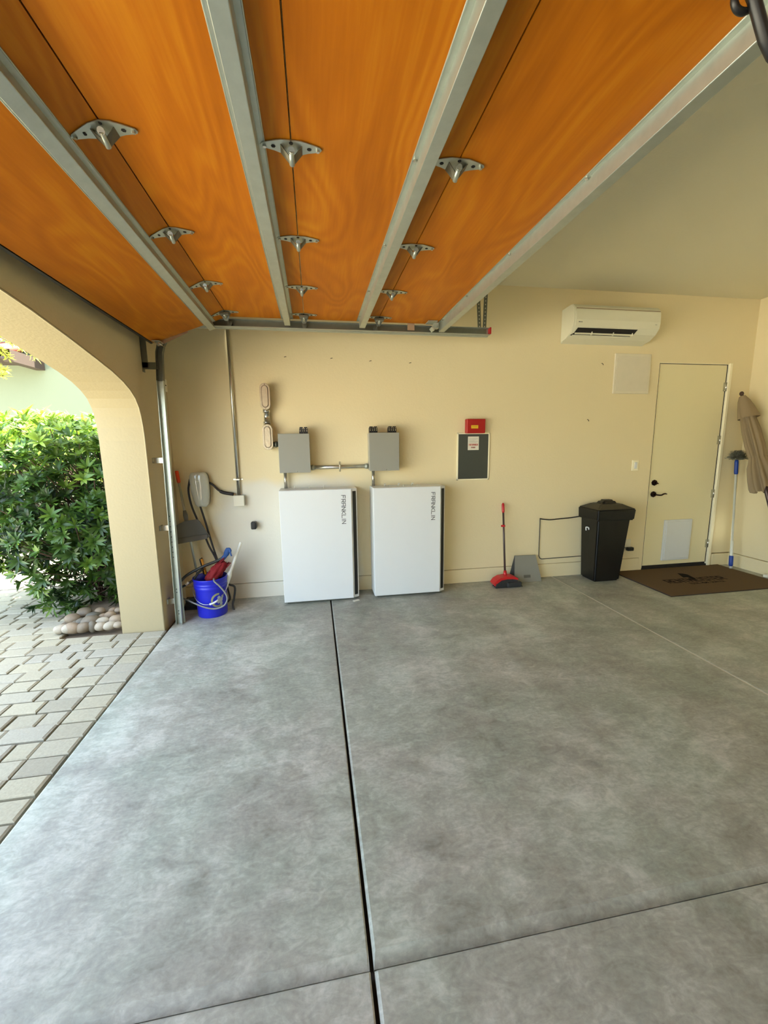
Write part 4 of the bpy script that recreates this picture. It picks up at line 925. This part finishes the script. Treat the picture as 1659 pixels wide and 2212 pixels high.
# ------------------------------------------------------------------ duster pole, umbrella in the corner
dp = thing('duster_pole', 'white extension pole with blue grips and a grey duster head in the corner', 'duster', (5.04, 4.10, 0))
a, b = at(1578, 1229, 4.085), at(1592, 985, 4.19); a.z = max(a.z, .014)
mb = MB(); mb.tube([a, a.lerp(b, .25), a.lerp(b, .25), b], [.017, .017, .0125, .0125], 12); mb.build('pole', M['polewhite'], dp)
mb = MB(); mb.tube([a.lerp(b, .02), a.lerp(b, .03), a.lerp(b, .11), a.lerp(b, .115)], [.018, .022, .022, .017], 14); tag(mb.build('grip', M['blue2'], dp), 'blue lower grip')
mb = MB(); mb.tube([a.lerp(b, .84), a.lerp(b, .85), a.lerp(b, .95), a.lerp(b, .97)], [.015, .021, .021, .015], 14); tag(mb.build('grip', M['blue2'], dp), 'blue upper grip')
mb = MB(); hc = at(1594, 982, 4.15)
for k in range(900):
    th = rnd.uniform(0, 6.283); ph = rnd.uniform(0, 1.75)
    d = Vector((math.cos(th)*math.sin(ph)*.115, math.sin(th)*math.sin(ph)*.07, math.cos(ph)*.10)); s0 = hc+Vector((rnd.uniform(-.05, .05), rnd.uniform(-.03, .03), -.045)); e_ = s0+d*rnd.uniform(.6, 1.0)
    mb.tube([s0, s0.lerp(e_, .6)+Vector((rnd.uniform(-.01, .01), 0, .006)), e_], .0013, 3)
mb.box(hc.x-.055, hc.x+.055, hc.y-.03, hc.y+.03, hc.z-.062, hc.z-.035, bev=.008)
mb.build('duster_head', M['duster'], dp)

um = thing('patio_umbrella', 'closed taupe patio umbrella leaning in the right corner', 'umbrella', (5.08, 3.5, 0))
T = Vector((4.945, 4.17, 2.10)); Bp = Vector((5.075, 3.50, 0.0)); ax = (Bp-T).normalized(); Ln = (Bp-T).length
sd = ax.cross(Vector((0, 1, 0))).normalized(); sd = -sd if sd.x < 0 else sd; fr = ax.cross(sd).normalized()
mb = MB(); mb.tube([T+ax*.05, Bp], .019, 14); mb.build('pole', M['polebrown'], um)
mb = MB(); mb.sphere(T+ax*.0, .022, .022, .026, 14, 8); mb.tube([T+ax*.02, T+ax*.06], [.014, .024], 12); mb.build('finial', M['bark'], um)
def canopy(mb, rows, folds, ph, amp, n=72):
    R = []
    for (t, rx, ry, off) in rows:
        ring = []
        for k in range(n):
            a = 2*math.pi*k/n; w = 1+amp*math.cos(a*folds+ph+t*1.5)*min(1, t*4)+amp*.5*math.sin(a*(folds+3)+t*5)*min(1, t*4)
            p = T+ax*(t*Ln)+sd*(rx*w*math.cos(a)+off)+fr*(ry*w*math.sin(a))
            if t > .44: p += ax*(t-.44)*(.55*math.sin(a*5+1)+.35*math.sin(a*11))*.55
            if p.x > XR-.01: p.x = XR-.01
            if p.y > D-.01: p.y = D-.01
            ring.append(mb.bm.verts.new(p))
        R.append(ring)
    for i in range(len(R)-1):
        for k in range(n): f = mb.bm.faces.new((R[i][k], R[i][(k+1) % n], R[i+1][(k+1) % n], R[i+1][k])); f.smooth = True
mb = MB(); canopy(mb, [(.02, .028, .028, 0), (.05, .045, .04, 0), (.10, .065, .05, 0), (.20, .085, .065, 0), (.28, .088, .065, 0), (.335, .080, .060, 0), (.345, .075, .055, 0), (.355, .082, .06, 0), (.40, .115, .08, .0), (.46, .135, .09, .0), (.505, .145, .09, .0), (.52, .14, .085, 0)], 8, .4, .20); mb.build('canopy', M['taupe'], um)
mb = MB(); canopy(mb, [(.015, .03, .03, 0), (.04, .06, .05, .005), (.08, .09, .065, .012), (.12, .112, .075, .015), (.135, .115, .08, .015)], 4, 2.2, .12); mb.build('vent_flap', M['taupe'], um)
mb = MB(); canopy(mb, [(.340, .078, .058, 0), (.350, .079, .059, 0)], 8, .4, .14, 48); mb.build('tie_strap', M['taupe'], um)
mb = MB(); p = fl(1655, 1247); mb.box(p.x-.03, p.x+.04, p.y-.02, p.y+.03, 0, .035, bev=.01, rot=Matrix.Rotation(.5, 3, 'Z')); tag(mb.build('door_stop', M['offwhite']), 'small cream door stop on the floor at the right wall', 'door stop')

# ------------------------------------------------------------------ left corner: bucket and its contents
bk = thing('blue_bucket', 'blue plastic bucket full of tools in the left corner', 'bucket', (-1.005, 3.93, 0))
BX, BY = -1.005, 3.93
mb = MB(); mb.lathe(BX, BY, [(.128, 0), (.131, .006), (.140, .25), (.146, .268), (.148, .272), (.148, .292), (.144, .296), (.149, .302), (.149, .318), (.145, .322), (.150, .328), (.150, .352), (.153, .356), (.153, .366), (.147, .366), (.140, .30), (.124, .008)], 48, cap_b=True, cap_t=True)
mb.build('body', M['blue'], bk)
def on_b(ang, z, r=.0): rr = .131+(.009)*(z/.25)+r; return Vector((BX+rr*math.cos(ang), BY+rr*math.sin(ang), z))
mb = MB()     # crescent emblem
A0 = -math.pi/2+.62; zc = .165
def ring_pts(r0, r1, t0, t1, n, k): 
    for i in range(n):
        a, b = t0+(t1-t0)*i/n, t0+(t1-t0)*(i+1)/n
        P = [on_b(A0+r*math.cos(t)/.137, zc+r*math.sin(t)*1.1, .0012) for r, t in ((r0, a), (r1, a), (r1, b), (r0, b))]
        k.quad(*P)
ring_pts(.045, .062, 1.3, 5.3, 16, mb); mb.build('emblem_ring', mat('olive_print', srgb(150, 150, 110), .5), bk)
mb = MB()
for (dx, dz, r) in ((.01, .02, .016), (.03, .0, .018), (.005, -.015, .015), (.03, -.035, .014), (.045, .025, .013), (.035, -.07, .013)):
    c = [on_b(A0+(dx+r*math.cos(t*math.pi/6))/.137, zc+dz+r*1.25*math.sin(t*math.pi/6), .0018) for t in range(12)]
    mb.bm.faces.new([mb.bm.verts.new(p) for p in c])
mb.build('emblem_figure', mat('pale_print', srgb(170, 176, 184), .5), bk)
mb = MB(); hp = []
for k in range(25):
    t = k/24; ang = math.pi+.15+(math.pi-.3)*t; zz = .300-.150*math.sin(math.pi*t)**.8
    hp.append(Vector((BX+(.157)*math.cos(ang), BY+(.160+.012*math.sin(math.pi*t))*math.sin(ang), zz)))
mb.tube(hp, .0025, 6); hd = mb.build('bail_handle', M['conduit'], bk)
mb = MB(); mb.tube(hp[13:18], .009, 10); mb.build('handle_grip', M['white'], hd)

wp = thing('white_wand', 'white plastic wand sticking up out of the blue bucket', 'wand', (-.93, 3.95, .03))
a = Vector((-.945, 3.92, .10)); b = at(521, 1171, 4.02)
mb = MB(); mb.tube([a, a.lerp(b, .45), a.lerp(b, .52), b-(b-a)*.01, b], [.026, .026, .015, .0125, .008], 12); mb.build('shaft', M['polewhite'], wp)
rg = thing('red_mop_head', 'crumpled red cloth mop head resting in the blue bucket', 'mop', (-.98, 3.92, .05))
mb = MB(); a = at(452, 1252, 3.90); b = at(487, 1214, 3.95); dd = (b-a); L_ = dd.length; dd.normalize(); s1 = dd.cross(Vector((0, 1, 0))).normalized(); s2 = dd.cross(s1)
n = 28; R = []
for i in range(15):
    t = i/14; base = a.lerp(b, t)-dd*.02*(1-t); rad = .045*math.sin(math.pi*(.12+.80*t))**.7+.01; ring = []
    for k in range(n):
        g_ = 2*math.pi*k/n; w = 1+.30*noise.noise(Vector((math.cos(g_)*2.5, math.sin(g_)*2.5, t*5)))+.12*math.sin(g_*7+t*9)
        ring.append(mb.bm.verts.new(base+s1*rad*w*math.cos(g_)+s2*rad*w*math.sin(g_)))
    R.append(ring)
for i in range(14):
    for k in range(n): f = mb.bm.faces.new((R[i][k], R[i][(k+1) % n], R[i+1][(k+1) % n], R[i+1][k])); f.smooth = True
mb.bm.faces.new(R[0][::-1]); mb.bm.faces.new(R[-1])
for k in range(60):
    g_ = rnd.uniform(0, 6.28); t = rnd.uniform(.1, .9); p = a.lerp(b, t)+(s1*math.cos(g_)+s2*math.sin(g_))*.045
    mb.tube(smooth_path([p, p+dd*.025+Vector((rnd.uniform(-.01, .01), rnd.uniform(-.01, .01), .006)), p+dd*.05], 3), .004, 5)
mb.build('cloth', M['redrag'], rg)
nz = thing('blue_cloth', 'blue cloth draped over the hose end above the red mop head', 'cloth', at(490, 1200, 3.93))
mb = MB(); mb.tube(smooth_path([at(478, 1210, 3.95), at(487, 1200, 3.94), at(492, 1189, 3.93), at(496, 1187, 3.92), at(498, 1195, 3.91), at(500, 1201, 3.91)], 4), [.020]*5+[.026]*5+[.018]*5+[.010]*6, 10, sx=.6); mb.build('fabric', M['navy'], nz)
for i, (pts, r_, m_, lab) in enumerate((
    ([at(384, 1262, 3.86), at(402, 1244, 3.88), at(422, 1232, 3.90), at(445, 1221, 3.92), at(468, 1212, 3.94), at(482, 1205, 3.95)], .013, 'hosedark', 'thick dark hose curving out of the blue bucket behind the track'),
    ([at(386, 1272, 3.86), at(404, 1262, 3.88), at(418, 1252, 3.9), at(428, 1238, 3.93), at(440, 1228, 3.95)], .010, 'hosedark', 'thin dark hose crossing under the thick hose by the track'),
    ([at(462, 1250, 3.82), at(463, 1256, 3.78), at(474, 1266, 3.77), at(486, 1280, 3.76), at(491, 1294, 3.755), at(484, 1308, 3.755), at(466, 1315, 3.755), at(446, 1313, 3.76), at(424, 1305, 3.79), at(404, 1296, 3.83), at(388, 1290, 3.87)], .0075, 'hose', 'grey hose looping round the front of the blue bucket'),
    ([at(486, 1250, 4.0), at(494, 1262, 4.03), at(507, 1268, 4.03), at(506, 1290, 4.02), at(503, 1305, 4.0), at(506, 1318, 3.97)], .010, 'hosedark', 'stiff dark hose end standing on the floor right of the blue bucket'),
    ([at(488, 1254, 3.98), at(493, 1275, 4.0), at(497, 1292, 4.0), at(492, 1300, 4.0)], .009, 'cable', 'black cable end hanging down the right side of the blue bucket'),
    )):
    mb = MB(); mb.tube(smooth_path(pts, 5), r_, 10); tag(mb.build('hose', M[m_]), lab, 'hose')
mb = MB(); a = at(401, 1263, 3.87); b = at(407, 1257, 3.875); mb.tube([a, b], .014, 10); tag(mb.build('hose_clip', M['paper']), 'white tape wrapped round the thin dark hose', 'tape')
hk = thing('amber_hand_tool', 'hand tool with an amber and black handle standing in the blue bucket', 'hand tool', (-1.03, 3.98, .1))
mb = MB(); a = Vector((-1.02, 3.97, .15)); b = at(434, 1207, 3.98); mb.tube([a, a.lerp(b, .6)], .008, 8); mb.build('shank', M['black'], hk)
mb = MB(); mb.tube([a.lerp(b, .6)+Vector((.008, 0, 0)), b+Vector((.006, 0, 0))], .016, 10, sx=.7); tag(mb.build('grip', M['amber'], hk), 'amber grip')
mb = MB(); mb.tube([a.lerp(b, .6)-Vector((.010, 0, 0)), b-Vector((.010, 0, .004)), b+Vector((.012, 0, .006))], .007, 8); mb.build('grip_edge', M['black'], hk)

# long broom with clip-on dustpan in the corner
br = thing('corner_broom', 'long broom with an orange grip and a grey dustpan clipped on, in the left corner', 'broom', (-1.17, 4.12, 0))
t0 = at(381.5, 1018, 4.20); t1 = at(427, 1245, 4.10); dv = (t1-t0); tb = t0+dv*((0.09-t0.z)/dv.z)
mb = MB(); mb.tube([t0, tb], .011, 12); mb.build('pole', M['galv'], br)
k1 = (at(388, 1043, 4.19)-t0).length/(tb-t0).length
mb = MB(); mb.tube([t0-dv.normalized()*.004, t0, t0.lerp(tb, k1*.9), t0.lerp(tb, k1)], [.012, .017, .017, .012], 12); tag(mb.build('grip', M['orange'], br), 'orange grip')
mb = MB()
c1 = t0.lerp(tb, .30); c2 = t0.lerp(tb, .42); mb.tube([c1, c1.lerp(c2, .3), c2], [.014, .022, .016], 12); mb.build('pan_clip', M['panGrey'], br)
mb = MB(); yy = 4.125
P = [at(398, 1126, yy), at(426, 1122, yy), at(431, 1126, yy), at(453, 1159, yy), at(447, 1163, yy), at(381, 1175, yy), at(378, 1136, yy)]
P = [Vector((max(p.x, XF+.006), p.y, p.z)) for p in P]
mb.prism(P, (0, .012, 0)); mb.prism([at(381, 1164, yy-.01), at(448, 1154, yy-.01), at(447, 1164, yy-.03), at(381, 1176, yy-.03)], (0, .03, 0)); mb.build('dustpan', M['panGrey'], br)
mb = MB(); hx = tb.x; mb.box(hx-.15, hx+.10, tb.y-.03, tb.y+.03, .075, .115, bev=.01); mb.build('broom_head', M['black'], br)
mb = MB()
for k in range(44):
    xx = hx-.145+k*.0054
    for y in (-.02, 0, .02): mb.tube([(xx, tb.y+y, .08), (xx+(xx-hx)*.18, tb.y+y*1.6, .002)], .0028, 4)
mb.build('bristles', M['bristle'], br)
